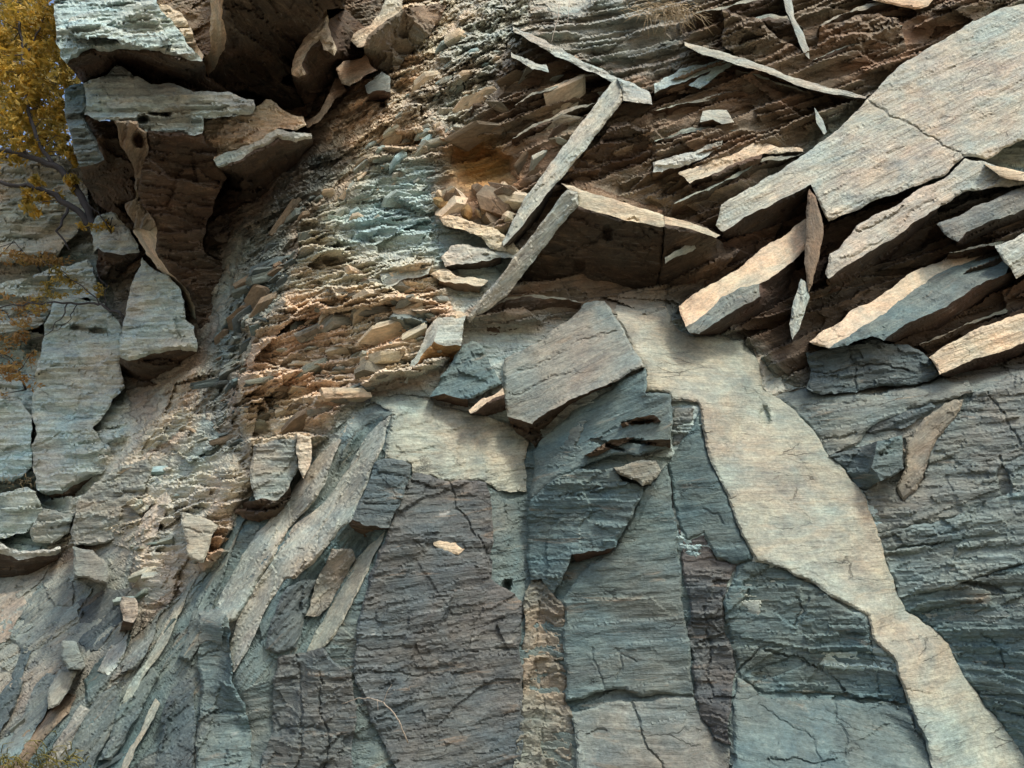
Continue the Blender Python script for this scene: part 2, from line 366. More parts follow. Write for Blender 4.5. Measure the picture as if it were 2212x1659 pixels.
def base_smooth(xy):
    x = xy/1000; out = np.zeros(len(x)); c = BC[:,:2]/1000
    for k in range(0, len(x), 20000):
        q = x[k:k+20000]; r2 = ((q[:,None]-c[None])**2).sum(2)
        out[k:k+20000] = (np.where(r2 > 0, r2*np.log(r2+1e-20)/2, 0))@_tw[:len(c)] + _tw[len(c)] + q@_tw[len(c)+1:]
    return out
LINES = [  # ridges, corners and joints of the lower wall: x,y,h
 "846,890,.45 806,1005,.55 762,1122,.6 714,1172,.5 613,1252,.5 505,1452,.5 400,1690,.5",
 "797,935,.05 732,1042,.0 634,1136,-.05 570,1240,.0 495,1400,.08 330,1690,.2",
 "760,920,.35 715,1005,.32 665,1095,.32 598,1192,.32 540,1290,.32 478,1350,.3",
 "768,896,-.1 713,960,-.15 638,1050,-.2 553,1152,-.25 468,1310,-.15",
 "832,1147,.62 762,1300,.62 702,1397,.55 676,1425,.5 600,1690,.5", "800,1175,.15 728,1282,.15 662,1410,.2",
 "870,858,.15 892,1022,.38 840,1140,.64 770,1360,.62 762,1450,.55 800,1690,.6",
 "1142,952,-.38 1140,1062,-.34 1142,1252,-.2 1165,1300,-.14 1178,1500,-.02 1180,1690,.1",
 "1012,890,-.08 1050,1042,.04 1066,1140,.08 1060,1250,.06 1128,1300,-.05 1122,1400,-.02 1112,1690,.12",
 "1443,1000,.42 1466,1132,.4 1476,1242,.38 1486,1352,.36 1500,1502,.36",
 "1213,1300,.06 1216,1400,.05 1222,1516,.08", "1146,1080,-.1 1200,1032,.2 1290,858,.35 1394,796,.5 1450,852,.5 1512,882,.62",
 "1512,882,.62 1556,1040,.64 1612,1172,.68 1632,1212,.68 1692,1226,.7 1762,1262,.72 1822,1302,.75 1876,1330,.78 1884,1374,.78 1932,1425,.84 1962,1520,.9 2000,1600,1.0 2030,1720,1.1",
 "1606,733,-.18 1640,786,-.12 1648,842,-.06 1690,866,.0 1750,922,.08 1790,985,.13 1860,1060,.22 1906,1180,.27 1956,1320,.32 2050,1392,.4 2130,1530,.48 2225,1665,.58 2270,1740,.65",
 "1332,690,.3 1362,742,.35 1394,796,.5", "1306,650,.15 1440,660,-.02 1470,716,-.08 1560,733,-.15 1606,733,-.18",
 "1592,1220,.58 1562,1300,.5 1592,1452,.42 1640,1494,.38 1800,1500,.48 1958,1522,.72", "1584,1560,.6 1582,1720,.9", "2000,1610,.85 1880,1518,.6", "1800,1700,.95 1900,1700,1.0",
 "1236,1536,.1 1432,1502,.3 1545,1600,.42", "1246,1700,.36 1500,1700,.55",
 "1770,852,.15 2030,811,.4 2105,846,.52 2330,780,.9", "1872,932,.3 1850,966,.3 1903,1040,.32 1952,1082,.4 2010,1132,.5 2120,1092,.62 2330,1040,1.0", "1942,1290,.33 2090,1255,.62 2330,1190,1.1", "2330,1500,1.15 2330,1740,1.15",
 "440,1250,-.25 384,1330,-.15 330,1500,.0 256,1532,.0 150,1659,.1", "-300,1700,.1 0,1690,.12", "460,1500,.1 545,1590,.3", "640,1500,.28 680,1250,.2", "1390,1052,.5 1330,1182,.34 1195,1282,.0", "640,940,-.15 553,1060,-.3",
 "-300,1960,.3 1100,1960,.6 2330,1960,1.2", "1000,760,-.1 1150,700,-.1", "1450,600,-.3 1700,700,-.2", "560,1040,-.35 840,840,.0", "60,1540,.0 330,1320,-.2"]
LOWER = "540,1090 780,880 860,850 1010,870 1150,900 1300,640 1450,650 1610,725 1690,840 2060,800 2330,770 2330,1960 -300,1960 -300,1720 60,1570 330,1340 440,1250"
def _tin():
    v, ed, hs = [], [], []
    for l in LINES:
        q = [tuple(float(c) for c in p.split(',')) for p in l.split()]
        ix = []
        for p in q:
            if p[:2] not in v: v.append(p[:2]); hs.append(p[2])
            ix.append(v.index(p[:2]))
        ed += list(zip(ix, ix[1:]))
    r = geometry.delaunay_2d_cdt([Vector(p) for p in v], ed, [], 0, 1e-5)
    nv = np.array([tuple(p) for p in r[0]]); hh = np.full(len(nv), np.nan)
    for i, og in enumerate(r[3]):
        if og: hh[i] = hs[og[0]]
    for i in np.where(np.isnan(hh))[0]:
        d = np.hypot(*(np.array(v)-nv[i]).T); k = np.argsort(d)[:2]; hh[i] = (np.array(hs)[k]/d[k]).sum()/(1/d[k]).sum()
    return nv, hh, [t for t in r[2]]
_TV, _TH, _TT = _tin()
def tin_h(xy):
    out = np.full(len(xy), np.nan)
    for a, b, c in _TT:
        A, B, C = _TV[a], _TV[b], _TV[c]; lo = np.minimum(np.minimum(A,B),C); hi = np.maximum(np.maximum(A,B),C)
        m = np.where((xy >= lo).all(1) & (xy <= hi).all(1))[0]
        if not len(m): continue
        dt = (B[1]-C[1])*(A[0]-C[0])+(C[0]-B[0])*(A[1]-C[1])
        if abs(dt) < 1e-9: continue
        u = ((B[1]-C[1])*(xy[m,0]-C[0])+(C[0]-B[0])*(xy[m,1]-C[1]))/dt; w_ = ((C[1]-A[1])*(xy[m,0]-C[0])+(A[0]-C[0])*(xy[m,1]-C[1]))/dt
        k = (u >= -1e-6) & (w_ >= -1e-6) & (u+w_ <= 1+1e-6); out[m[k]] = u[k]*_TH[a]+w_[k]*_TH[b]+(1-u-w_)[k]*_TH[c]
    return out
def wall_raw(xy):
    """bare wall: rounded above, planes meeting in ridges and corners below"""
    xy = np.asarray(xy, float); s = base_smooth(xy); k = tin_h(xy); lp = np.array(parse(LOWER)); nx = np.roll(lp, -1, 0)
    f = np.where(inside(xy, lp), np.clip(seg_dist(xy, lp, nx)/28, 0, 1), 0); k = np.where(np.isnan(k), s, k); return s*(1-f)+k*f
WG = None
def wall_h(xy):
    global WG
    xy = np.asarray(xy, float)
    if WG is None:
        gx = np.arange(-320, 2560, 4.0); gy = np.arange(-220, 2000, 4.0); A, B = np.meshgrid(gx, gy); q = wall_raw(np.c_[A.ravel(), B.ravel()]).reshape(A.shape)
        for _ in range(2):
            for ax in (0, 1):
                p = np.pad(q, [(4,3) if i == ax else (0,0) for i in (0,1)], mode='edge'); cs = np.cumsum(p, ax); n = cs.shape[ax]
                q = (np.take(cs, range(7, n), ax)-np.take(cs, range(0, n-7), ax))/7
        WG = q
    u = np.clip((xy[:,0]+320)/4, 0, WG.shape[1]-1.01); v = np.clip((xy[:,1]+220)/4, 0, WG.shape[0]-1.01); i = u.astype(int); j = v.astype(int); fu = u-i; fv = v-j
    return (WG[j,i]*(1-fu)+WG[j,i+1]*fu)*(1-fv)+(WG[j+1,i]*(1-fu)+WG[j+1,i+1]*fu)*fv
BX0, BX1, BY0, BY1, BS = -300.0, 2800.0, -200.0, 1960.0, 3.2
def base_h_at(x, y):
    i = int(min(max((y-BY0)/BS, 0), BASE_H.shape[0]-1)); j = int(min(max((x-BX0)/BS, 0), BASE_H.shape[1]-1))
    return BASE_H[i, j]
# outline, colour, kind, bed angle, amplitude
ZONES = [
 ("-400,250 140,330 300,420 345,600 330,800 150,1180 40,1290 -400,1300", 'teal', 'massive', 0, 1.5),
 ("-400,320 130,340 190,520 100,600 -400,640", 'pale', 'massive', 0, 1.0),
 ("150,-200 900,-200 960,20 700,290 480,560 440,760 300,900 150,300", 'tan', 'under', 15, 1.0),
 ("960,-200 1180,-200 1150,60 1110,130 1000,300 930,470 700,700 560,1060 440,1260 300,1500 150,1659 -400,1900 -400,1290 40,1280 130,1150 450,760 500,560 700,290", 'buff', 'shale', 14, 1.0),
 ("1000,-200 1200,-200 1120,120 1000,290 940,260 870,280 860,200 960,20", 'pale', 'rubble', 42, 1.0),
 ("980,-50 960,40 860,170 800,230 700,330 640,420 720,420 850,290 900,180 1000,60", 'buff', 'rubble', 40, .8),
 ("860,320 960,340 930,470 960,560 900,580 780,560 700,520 760,400", 'teal', 'shale', 6, .55),
 ("700,290 640,360 540,480 480,640 450,760 420,900 480,1000 540,1030 560,900 540,800 600,660 640,520 760,330", 'grey', 'rubble', 30, .8),
 ("540,700 700,560 930,560 1010,690 900,820 760,850 660,960 560,1040 500,900", 'buff', 'shale', 12, 1.0),
 ("300,1000 440,880 500,1000 430,1130 440,1240 300,1300 320,1100", 'pale', 'shale', 6, .7),
 ("-100,1290 130,1200 300,1130 300,1400 200,1500 0,1659 -100,1659", 'mid', 'slate', 40, 1.3),
 ("560,1060 800,850 1140,930 1300,900 1500,1200 2000,1659 2200,1960 -400,1960 0,1680 250,1480 330,1330 440,1250", 'blue', 'slate', 4, .8),
 ("560,1060 700,960 830,880 846,890 800,1150 700,1400 500,1500 250,1690 -60,1690 60,1560 250,1480 330,1330 440,1230", 'blue', 'slate', 56, 1.0),
 ("940,280 1000,280 1110,130 1150,20 1480,-20 1490,-200 2600,-200 2600,60 2212,40 1880,210 1560,450 1440,480 1210,400 1100,520 930,460", 'tan', 'ledge', 27, .8),
 ("1150,40 1480,-20 1480,110 1410,180 1330,170 1110,60", 'mid', 'ledge', 16, .7),
 ("1480,-200 2180,-200 2180,20 1880,210 1560,450 1440,480 1410,300 1410,190 1480,100", 'tan', 'ledge', 24, .85),
 ("1190,380 1440,460 1440,670 1300,690 1010,700 1100,600", 'tan', 'ledge', 10, .8),
 ("1440,480 1780,380 2212,420 2600,400 2600,820 2000,840 1700,830 1600,740 1440,670", 'brown', 'ledge', 24, .8),
 ("960,305 1020,298 1060,310 1090,340 1108,385 1080,398 1030,402 985,380", 'rust', 'ledge', 20, .5),
 ("1650,840 2000,810 2600,790 2600,1960 2200,1700 1900,1100", 'grey', 'slate', 10, .8),
]
def build_wall():
    global BASE_H
    xs = np.arange(BX0, BX1, BS); ys = np.arange(BY0, BY1, BS); X, Y = np.meshgrid(xs, ys); XY = np.c_[X.ravel(), Y.ravel()]; XY = XY + rng.uniform(-.42, .42, XY.shape)*BS
    h = wall_h(XY); P0 = place(XY, h); low = inside(XY, parse(LOWER)); h = h - np.where(low, .05, 0)
    wob = XY + 42*np.stack([fbm(P0,(1.4,1.4,1.4),4,1), fbm(P0,(1.4,1.4,1.4),4,2)], 1)
    col = np.tile(np.array(PAL['teal']), (len(XY),1)); ang = np.zeros(len(XY)); D = np.zeros(len(XY)); zi = np.full(len(XY), -1)
    for k, z in enumerate(ZONES): zi[inside(wob, parse(z[0]))] = k
    for k, z in enumerate(ZONES):
        m = zi == k; col[m] = PAL[z[1]]; ang[m] = z[3]
    def blur(a, n, it=2):
        a = a.reshape(X.shape)
        for _ in range(it):
            for ax in (0, 1):
                p = np.pad(a, [(n+1,n) if i == ax else (0,0) for i in (0,1)], mode='edge'); cs = np.cumsum(p, ax)
                a = (np.take(cs, range(2*n+1, cs.shape[ax]), ax) - np.take(cs, range(0, cs.shape[ax]-2*n-1), ax))/(2*n+1)
        return a.ravel()
    bed = bedco(P0, ang)
    for k, z in enumerate(ZONES):
        m = (zi == k)
        if not m.any(): continue
        wt = blur(m.astype(float), 3, 2); q = wt > 0
        D[q] += wt[q]*z[4]*disp(z[2], bedco(P0[q], z[3]))
    m = blur((zi == -1).astype(float), 3, 2); q = m > 0
    if q.any(): D[q] += m[q]*disp('slate', bed[q])
    for c in range(3): col[:,c] = blur(col[:,c], 7, 2)
    for (px, py, rx, ry, ra, dep) in WALL_PITS:
        c_, s_ = math.cos(math.radians(ra)), math.sin(math.radians(ra)); dx = wob[:,0]-px; dy = wob[:,1]-py
        rr = ((c_*dx-s_*dy)/rx)**2 + ((s_*dx+c_*dy)/ry)**2; D -= dep*np.clip(1.3-rr, 0, 1)
    h = h + D; BASE_H = blur(h, 3, 1).reshape(X.shape)
    V = place(XY, h); ny, nx = X.shape
    idx = np.arange(ny*nx).reshape(ny, nx)
    F = np.stack([idx[:-1,:-1], idx[1:,:-1], idx[1:,1:], idx[:-1,1:]], -1).reshape(-1, 4)
    cut = inside(wob, parse("-900,-900 240,-900 230,300 140,345 60,338 -900,300"))
    F = F[~cut[F].any(1)]
    F = F[(V[F][:,:,2] > -0.6).any(1)]
    o = mesh_obj('cliff_face', V, F, ROCK, col, bed, smooth=False); meta(o, kind='structure'); return o
WALL_PITS = [(1040,350,70,45,-20,.3),(826,212,16,12,0,.5),(1105,1268,14,12,0,.25),(342,1135,9,9,0,.2),(700,560,20,8,20,.15)]
build_wall()
MASS = 'overhanging boulders of the upper left'
# ---- A: the overhanging mass, upper left
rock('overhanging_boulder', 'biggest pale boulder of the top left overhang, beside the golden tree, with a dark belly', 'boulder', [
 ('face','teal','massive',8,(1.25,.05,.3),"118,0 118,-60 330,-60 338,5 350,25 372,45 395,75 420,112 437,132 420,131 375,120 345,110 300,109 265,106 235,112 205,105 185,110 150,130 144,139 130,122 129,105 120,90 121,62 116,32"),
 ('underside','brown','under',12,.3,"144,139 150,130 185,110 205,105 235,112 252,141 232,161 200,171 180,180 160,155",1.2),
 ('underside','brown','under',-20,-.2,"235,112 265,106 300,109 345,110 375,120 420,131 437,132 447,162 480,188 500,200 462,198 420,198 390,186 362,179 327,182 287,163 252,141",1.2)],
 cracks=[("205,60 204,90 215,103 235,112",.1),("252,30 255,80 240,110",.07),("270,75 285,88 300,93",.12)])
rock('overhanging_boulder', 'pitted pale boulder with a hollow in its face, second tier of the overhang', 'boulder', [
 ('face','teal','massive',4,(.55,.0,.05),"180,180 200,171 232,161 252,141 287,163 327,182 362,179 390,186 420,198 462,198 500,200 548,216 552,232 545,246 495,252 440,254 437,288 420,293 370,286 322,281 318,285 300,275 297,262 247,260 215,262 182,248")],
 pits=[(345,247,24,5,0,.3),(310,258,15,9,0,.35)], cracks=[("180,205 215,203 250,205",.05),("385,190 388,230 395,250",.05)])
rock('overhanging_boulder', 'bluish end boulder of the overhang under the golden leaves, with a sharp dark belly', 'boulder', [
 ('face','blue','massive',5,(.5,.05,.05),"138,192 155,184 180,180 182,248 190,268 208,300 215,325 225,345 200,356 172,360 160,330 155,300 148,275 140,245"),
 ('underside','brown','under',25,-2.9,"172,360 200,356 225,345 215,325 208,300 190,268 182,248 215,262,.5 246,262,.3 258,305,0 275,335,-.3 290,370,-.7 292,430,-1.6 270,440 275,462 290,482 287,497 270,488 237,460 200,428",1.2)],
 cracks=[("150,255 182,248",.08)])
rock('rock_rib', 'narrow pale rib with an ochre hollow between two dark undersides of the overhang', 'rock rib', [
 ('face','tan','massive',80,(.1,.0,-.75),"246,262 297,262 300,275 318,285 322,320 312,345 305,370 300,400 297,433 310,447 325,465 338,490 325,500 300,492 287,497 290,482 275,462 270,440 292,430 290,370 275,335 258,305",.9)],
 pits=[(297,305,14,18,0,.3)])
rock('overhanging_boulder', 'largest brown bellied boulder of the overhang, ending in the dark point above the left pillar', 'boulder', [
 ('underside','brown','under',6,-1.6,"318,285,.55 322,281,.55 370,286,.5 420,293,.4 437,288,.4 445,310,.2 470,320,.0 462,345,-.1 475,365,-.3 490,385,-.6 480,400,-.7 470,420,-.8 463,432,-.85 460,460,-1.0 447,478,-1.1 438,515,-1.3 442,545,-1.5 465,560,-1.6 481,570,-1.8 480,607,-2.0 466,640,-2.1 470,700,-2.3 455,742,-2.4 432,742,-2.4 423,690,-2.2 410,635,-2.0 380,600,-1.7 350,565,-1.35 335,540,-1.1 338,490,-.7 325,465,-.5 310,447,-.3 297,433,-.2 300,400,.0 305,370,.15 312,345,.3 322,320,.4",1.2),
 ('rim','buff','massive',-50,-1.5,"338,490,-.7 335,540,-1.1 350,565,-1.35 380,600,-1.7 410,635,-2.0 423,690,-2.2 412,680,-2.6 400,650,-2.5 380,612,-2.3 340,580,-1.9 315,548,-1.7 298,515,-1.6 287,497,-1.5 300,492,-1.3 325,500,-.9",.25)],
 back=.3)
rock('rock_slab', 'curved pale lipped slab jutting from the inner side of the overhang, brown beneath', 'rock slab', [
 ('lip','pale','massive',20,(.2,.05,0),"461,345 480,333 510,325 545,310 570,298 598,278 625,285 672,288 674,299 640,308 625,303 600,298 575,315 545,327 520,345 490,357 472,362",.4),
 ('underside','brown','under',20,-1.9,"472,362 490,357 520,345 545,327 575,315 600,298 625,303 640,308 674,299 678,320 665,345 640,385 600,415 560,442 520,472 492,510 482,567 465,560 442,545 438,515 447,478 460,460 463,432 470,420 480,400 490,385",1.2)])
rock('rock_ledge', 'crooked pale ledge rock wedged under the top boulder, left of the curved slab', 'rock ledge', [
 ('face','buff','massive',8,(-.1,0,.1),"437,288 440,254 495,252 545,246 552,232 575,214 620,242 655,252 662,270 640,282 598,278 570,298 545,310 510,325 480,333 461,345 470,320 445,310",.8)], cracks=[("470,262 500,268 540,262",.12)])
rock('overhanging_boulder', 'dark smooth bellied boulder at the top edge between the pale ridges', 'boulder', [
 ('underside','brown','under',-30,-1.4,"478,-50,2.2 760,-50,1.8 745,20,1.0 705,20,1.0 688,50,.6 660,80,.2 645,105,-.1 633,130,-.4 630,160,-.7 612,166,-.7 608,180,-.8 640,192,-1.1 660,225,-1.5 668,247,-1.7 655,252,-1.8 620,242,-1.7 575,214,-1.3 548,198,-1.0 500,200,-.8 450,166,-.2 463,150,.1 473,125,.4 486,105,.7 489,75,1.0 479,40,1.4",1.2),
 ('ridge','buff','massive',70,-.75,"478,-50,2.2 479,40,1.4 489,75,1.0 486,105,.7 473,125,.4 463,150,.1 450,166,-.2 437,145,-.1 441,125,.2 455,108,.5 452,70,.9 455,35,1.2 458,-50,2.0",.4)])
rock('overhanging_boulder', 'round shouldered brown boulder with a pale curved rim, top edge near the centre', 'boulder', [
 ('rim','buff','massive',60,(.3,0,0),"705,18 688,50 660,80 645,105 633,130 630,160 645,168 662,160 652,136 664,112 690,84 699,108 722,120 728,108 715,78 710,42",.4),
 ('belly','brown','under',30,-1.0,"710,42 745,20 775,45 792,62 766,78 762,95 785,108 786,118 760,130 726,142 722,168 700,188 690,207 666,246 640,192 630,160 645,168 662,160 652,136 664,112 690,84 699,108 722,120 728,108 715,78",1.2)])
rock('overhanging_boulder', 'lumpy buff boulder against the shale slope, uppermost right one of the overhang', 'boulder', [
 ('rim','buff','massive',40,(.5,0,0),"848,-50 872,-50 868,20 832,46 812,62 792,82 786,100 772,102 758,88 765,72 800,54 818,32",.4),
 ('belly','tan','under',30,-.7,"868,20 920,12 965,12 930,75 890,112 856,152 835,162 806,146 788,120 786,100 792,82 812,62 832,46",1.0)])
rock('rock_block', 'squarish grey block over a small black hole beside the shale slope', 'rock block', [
 ('face','grey','smooth',10,(-.35,.1,.1),"788,184 825,154 842,165 844,199 815,195 795,203",.6),
 ('underside','dark','under',0,-1.1,"795,203 815,195 844,199 845,224 800,226",.5)])
rock('rock_block', 'pair of buff wedge stones under the round shouldered boulder', 'rock block', [
 ('face','buff','smooth',20,(-.5,.1,.15),"726,146 742,132 780,126 790,116 800,140 816,152 780,172 755,186 738,180",.8)])
rock('rock_rib', 'straight tan rib slanting down from the wedge stones to the ledge', 'rock rib', [
 ('face','tan','smooth',50,(-.75,.1,.1),"655,264 682,250 702,220 716,187 724,168 738,174 748,196 722,216 702,246 690,262 664,277",.6)])
# ---- L: pillars of the far left wall
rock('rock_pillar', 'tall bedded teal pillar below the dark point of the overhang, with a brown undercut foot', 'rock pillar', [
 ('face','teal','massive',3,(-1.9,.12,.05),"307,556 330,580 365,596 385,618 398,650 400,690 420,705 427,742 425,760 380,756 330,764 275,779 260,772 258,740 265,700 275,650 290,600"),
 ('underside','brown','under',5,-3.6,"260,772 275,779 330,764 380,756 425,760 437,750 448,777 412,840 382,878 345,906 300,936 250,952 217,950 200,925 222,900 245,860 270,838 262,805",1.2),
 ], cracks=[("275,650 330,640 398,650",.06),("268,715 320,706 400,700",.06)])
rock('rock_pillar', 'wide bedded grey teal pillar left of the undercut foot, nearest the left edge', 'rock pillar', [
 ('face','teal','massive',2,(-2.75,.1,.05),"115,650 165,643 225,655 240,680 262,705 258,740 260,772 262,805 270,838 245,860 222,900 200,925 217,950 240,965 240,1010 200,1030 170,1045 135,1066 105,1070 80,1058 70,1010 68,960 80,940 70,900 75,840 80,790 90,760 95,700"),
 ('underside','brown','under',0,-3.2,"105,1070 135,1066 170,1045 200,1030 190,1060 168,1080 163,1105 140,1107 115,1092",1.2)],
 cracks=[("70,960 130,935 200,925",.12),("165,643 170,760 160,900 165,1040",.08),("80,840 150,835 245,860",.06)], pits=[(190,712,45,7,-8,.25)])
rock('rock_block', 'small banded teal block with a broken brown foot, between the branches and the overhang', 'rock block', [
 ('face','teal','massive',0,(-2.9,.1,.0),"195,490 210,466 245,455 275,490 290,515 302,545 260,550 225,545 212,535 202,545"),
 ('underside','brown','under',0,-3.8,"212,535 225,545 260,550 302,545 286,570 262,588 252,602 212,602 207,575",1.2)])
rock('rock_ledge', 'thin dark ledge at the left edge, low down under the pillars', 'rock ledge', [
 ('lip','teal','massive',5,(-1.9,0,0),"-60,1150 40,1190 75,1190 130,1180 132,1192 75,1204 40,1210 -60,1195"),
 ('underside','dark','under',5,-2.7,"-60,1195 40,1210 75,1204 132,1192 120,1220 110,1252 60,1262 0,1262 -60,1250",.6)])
# ---- C: slabs standing out of the crumbly centre
rock('rock_slab', 'cream stepped slab under the ochre hollow and its loose stones', 'rock slab', [
 ('face','cream','slate',-8,(-.05,0,.1),"948,470 970,464 1010,476 1060,490 1090,508 1126,545 1120,556 1090,543 1060,538 1030,508 985,494 958,486")])
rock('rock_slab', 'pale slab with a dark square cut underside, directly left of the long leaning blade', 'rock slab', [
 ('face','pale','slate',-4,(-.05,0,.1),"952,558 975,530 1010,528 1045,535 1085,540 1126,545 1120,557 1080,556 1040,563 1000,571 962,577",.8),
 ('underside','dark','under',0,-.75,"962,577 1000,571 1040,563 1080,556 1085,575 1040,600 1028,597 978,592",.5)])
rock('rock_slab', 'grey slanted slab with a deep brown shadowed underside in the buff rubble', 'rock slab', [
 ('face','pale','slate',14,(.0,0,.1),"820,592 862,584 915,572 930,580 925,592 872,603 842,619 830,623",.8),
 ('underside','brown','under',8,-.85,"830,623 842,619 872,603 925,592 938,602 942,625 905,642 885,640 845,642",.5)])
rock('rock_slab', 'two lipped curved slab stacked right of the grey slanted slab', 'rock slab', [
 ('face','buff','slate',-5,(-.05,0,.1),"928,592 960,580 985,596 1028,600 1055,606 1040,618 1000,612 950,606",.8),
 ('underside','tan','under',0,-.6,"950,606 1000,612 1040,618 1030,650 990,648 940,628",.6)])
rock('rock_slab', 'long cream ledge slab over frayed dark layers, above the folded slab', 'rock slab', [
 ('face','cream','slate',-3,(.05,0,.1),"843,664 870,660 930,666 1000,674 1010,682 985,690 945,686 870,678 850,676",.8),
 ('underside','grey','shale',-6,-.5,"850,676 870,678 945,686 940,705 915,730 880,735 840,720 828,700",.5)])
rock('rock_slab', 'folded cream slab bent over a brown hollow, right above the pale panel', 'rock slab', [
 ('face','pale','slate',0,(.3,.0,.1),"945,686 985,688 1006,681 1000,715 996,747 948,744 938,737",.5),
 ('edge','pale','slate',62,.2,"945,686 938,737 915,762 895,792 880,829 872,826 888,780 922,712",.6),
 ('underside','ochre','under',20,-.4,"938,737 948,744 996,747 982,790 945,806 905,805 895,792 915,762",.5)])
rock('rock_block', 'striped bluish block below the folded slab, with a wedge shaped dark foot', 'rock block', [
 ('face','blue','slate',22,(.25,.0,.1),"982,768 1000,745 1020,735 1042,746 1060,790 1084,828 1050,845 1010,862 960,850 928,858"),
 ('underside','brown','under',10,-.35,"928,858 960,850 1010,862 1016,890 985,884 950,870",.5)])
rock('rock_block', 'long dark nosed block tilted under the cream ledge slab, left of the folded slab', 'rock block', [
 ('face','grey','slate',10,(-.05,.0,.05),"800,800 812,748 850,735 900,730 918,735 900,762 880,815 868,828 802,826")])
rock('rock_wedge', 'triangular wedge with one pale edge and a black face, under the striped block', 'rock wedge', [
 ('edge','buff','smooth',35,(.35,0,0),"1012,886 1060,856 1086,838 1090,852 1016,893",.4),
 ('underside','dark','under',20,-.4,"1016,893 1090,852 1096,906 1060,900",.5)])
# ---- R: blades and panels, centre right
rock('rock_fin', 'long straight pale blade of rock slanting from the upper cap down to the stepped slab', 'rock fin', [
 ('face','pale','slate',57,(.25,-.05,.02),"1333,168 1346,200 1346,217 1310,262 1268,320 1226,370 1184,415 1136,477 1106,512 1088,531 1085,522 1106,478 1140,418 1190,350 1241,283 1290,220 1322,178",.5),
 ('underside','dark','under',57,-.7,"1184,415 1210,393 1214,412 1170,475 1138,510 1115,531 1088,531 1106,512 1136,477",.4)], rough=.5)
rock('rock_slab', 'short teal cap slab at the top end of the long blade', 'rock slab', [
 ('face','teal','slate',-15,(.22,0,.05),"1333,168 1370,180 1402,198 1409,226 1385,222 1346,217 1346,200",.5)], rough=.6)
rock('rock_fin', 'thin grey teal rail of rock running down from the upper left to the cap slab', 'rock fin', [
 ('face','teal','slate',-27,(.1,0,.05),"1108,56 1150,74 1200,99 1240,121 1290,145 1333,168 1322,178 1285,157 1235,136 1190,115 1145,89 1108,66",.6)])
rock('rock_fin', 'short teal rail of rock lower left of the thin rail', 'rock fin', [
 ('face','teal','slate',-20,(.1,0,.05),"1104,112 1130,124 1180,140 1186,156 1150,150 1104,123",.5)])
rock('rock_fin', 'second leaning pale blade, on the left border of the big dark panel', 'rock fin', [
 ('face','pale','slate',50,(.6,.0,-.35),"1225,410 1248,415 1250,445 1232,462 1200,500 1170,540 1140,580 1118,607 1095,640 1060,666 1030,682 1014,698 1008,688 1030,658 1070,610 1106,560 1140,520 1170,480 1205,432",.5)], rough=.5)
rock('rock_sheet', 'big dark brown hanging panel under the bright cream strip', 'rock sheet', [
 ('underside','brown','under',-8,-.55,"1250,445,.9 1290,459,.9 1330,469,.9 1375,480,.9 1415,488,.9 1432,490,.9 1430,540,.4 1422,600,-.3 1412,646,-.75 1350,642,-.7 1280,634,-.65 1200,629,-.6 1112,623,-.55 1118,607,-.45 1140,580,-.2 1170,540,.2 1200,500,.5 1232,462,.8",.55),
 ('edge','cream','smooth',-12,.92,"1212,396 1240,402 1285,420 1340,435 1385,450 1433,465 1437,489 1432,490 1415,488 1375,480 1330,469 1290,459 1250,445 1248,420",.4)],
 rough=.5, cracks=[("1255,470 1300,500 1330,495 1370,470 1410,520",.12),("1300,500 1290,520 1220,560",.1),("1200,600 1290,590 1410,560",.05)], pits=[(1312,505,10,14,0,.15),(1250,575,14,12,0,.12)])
rock('rock_sheet', 'smaller brown hanging panel right of the vertical crack, next to the big dark panel', 'rock sheet', [
 ('edge','cream','smooth',-18,(.92,0,0),"1435,467 1465,474 1500,484 1530,494 1556,508 1546,514 1510,501 1480,492 1450,487 1436,484",.4),
 ('underside','brown','under',25,-.5,"1436,484 1450,487 1480,492 1510,501 1546,514 1570,530 1600,540,.4 1565,580,.0 1520,622,-.3 1475,662,-.6 1440,657,-.7 1416,646,-.7 1424,600,-.2 1434,540,.4",.5)], rough=.5, cracks=[("1437,560 1470,545 1525,510",.12)])
rock('rock_fin', 'pale splinter lying slantwise on the smaller brown panel', 'rock fin', [
 ('face','pale','smooth',32,(.55,-.2,-.3),"1436,556 1470,538 1518,506 1532,511 1482,549 1437,570",.4)])
# ---- D: pale panel, slates and ribs of the lower left centre
rock('rock_sheet', 'broad pale finely ruled panel below the wedge, left of the centre blocks', 'rock sheet', [
 ('face','sand','slate',2,('w',0.02),"798,850 870,858 925,865 985,886 1012,890 1060,902 1100,916 1142,952 1132,1000 1138,1062 1075,1060 1050,1042 970,1040 892,1022 890,1002 832,990 834,950 846,890 800,868",.5)])
rock('rock_sheet', 'big purple grey slate wall panel with one cream patch, lower centre', 'rock sheet', [
 ('face','purple','slate',2,('w',0.03),"892,1022 970,1040 1050,1042 1062,1090 1066,1140 1060,1250 1095,1272 1128,1300 1122,1400 1130,1500 1112,1700 870,1700 800,1560 762,1450 770,1360 790,1280 815,1200 840,1140 860,1090")],
 cracks=[("970,1040 985,1100 1040,1170 1060,1250",.12),("775,1395 850,1400 960,1395",.06),("775,1450 840,1452 900,1462 1000,1455",.08),("1035,1330 1015,1390 1000,1420",.08)])
rock('slate_flake', 'cream lens shaped flake stuck on the purple slate wall panel', 'slate flake', [
 ('face','buff','slate',-5,('w',0.02),"935,1166 958,1166 985,1172 1004,1186 990,1199 962,1190 937,1178",.2)], rough=.4, back=.1)
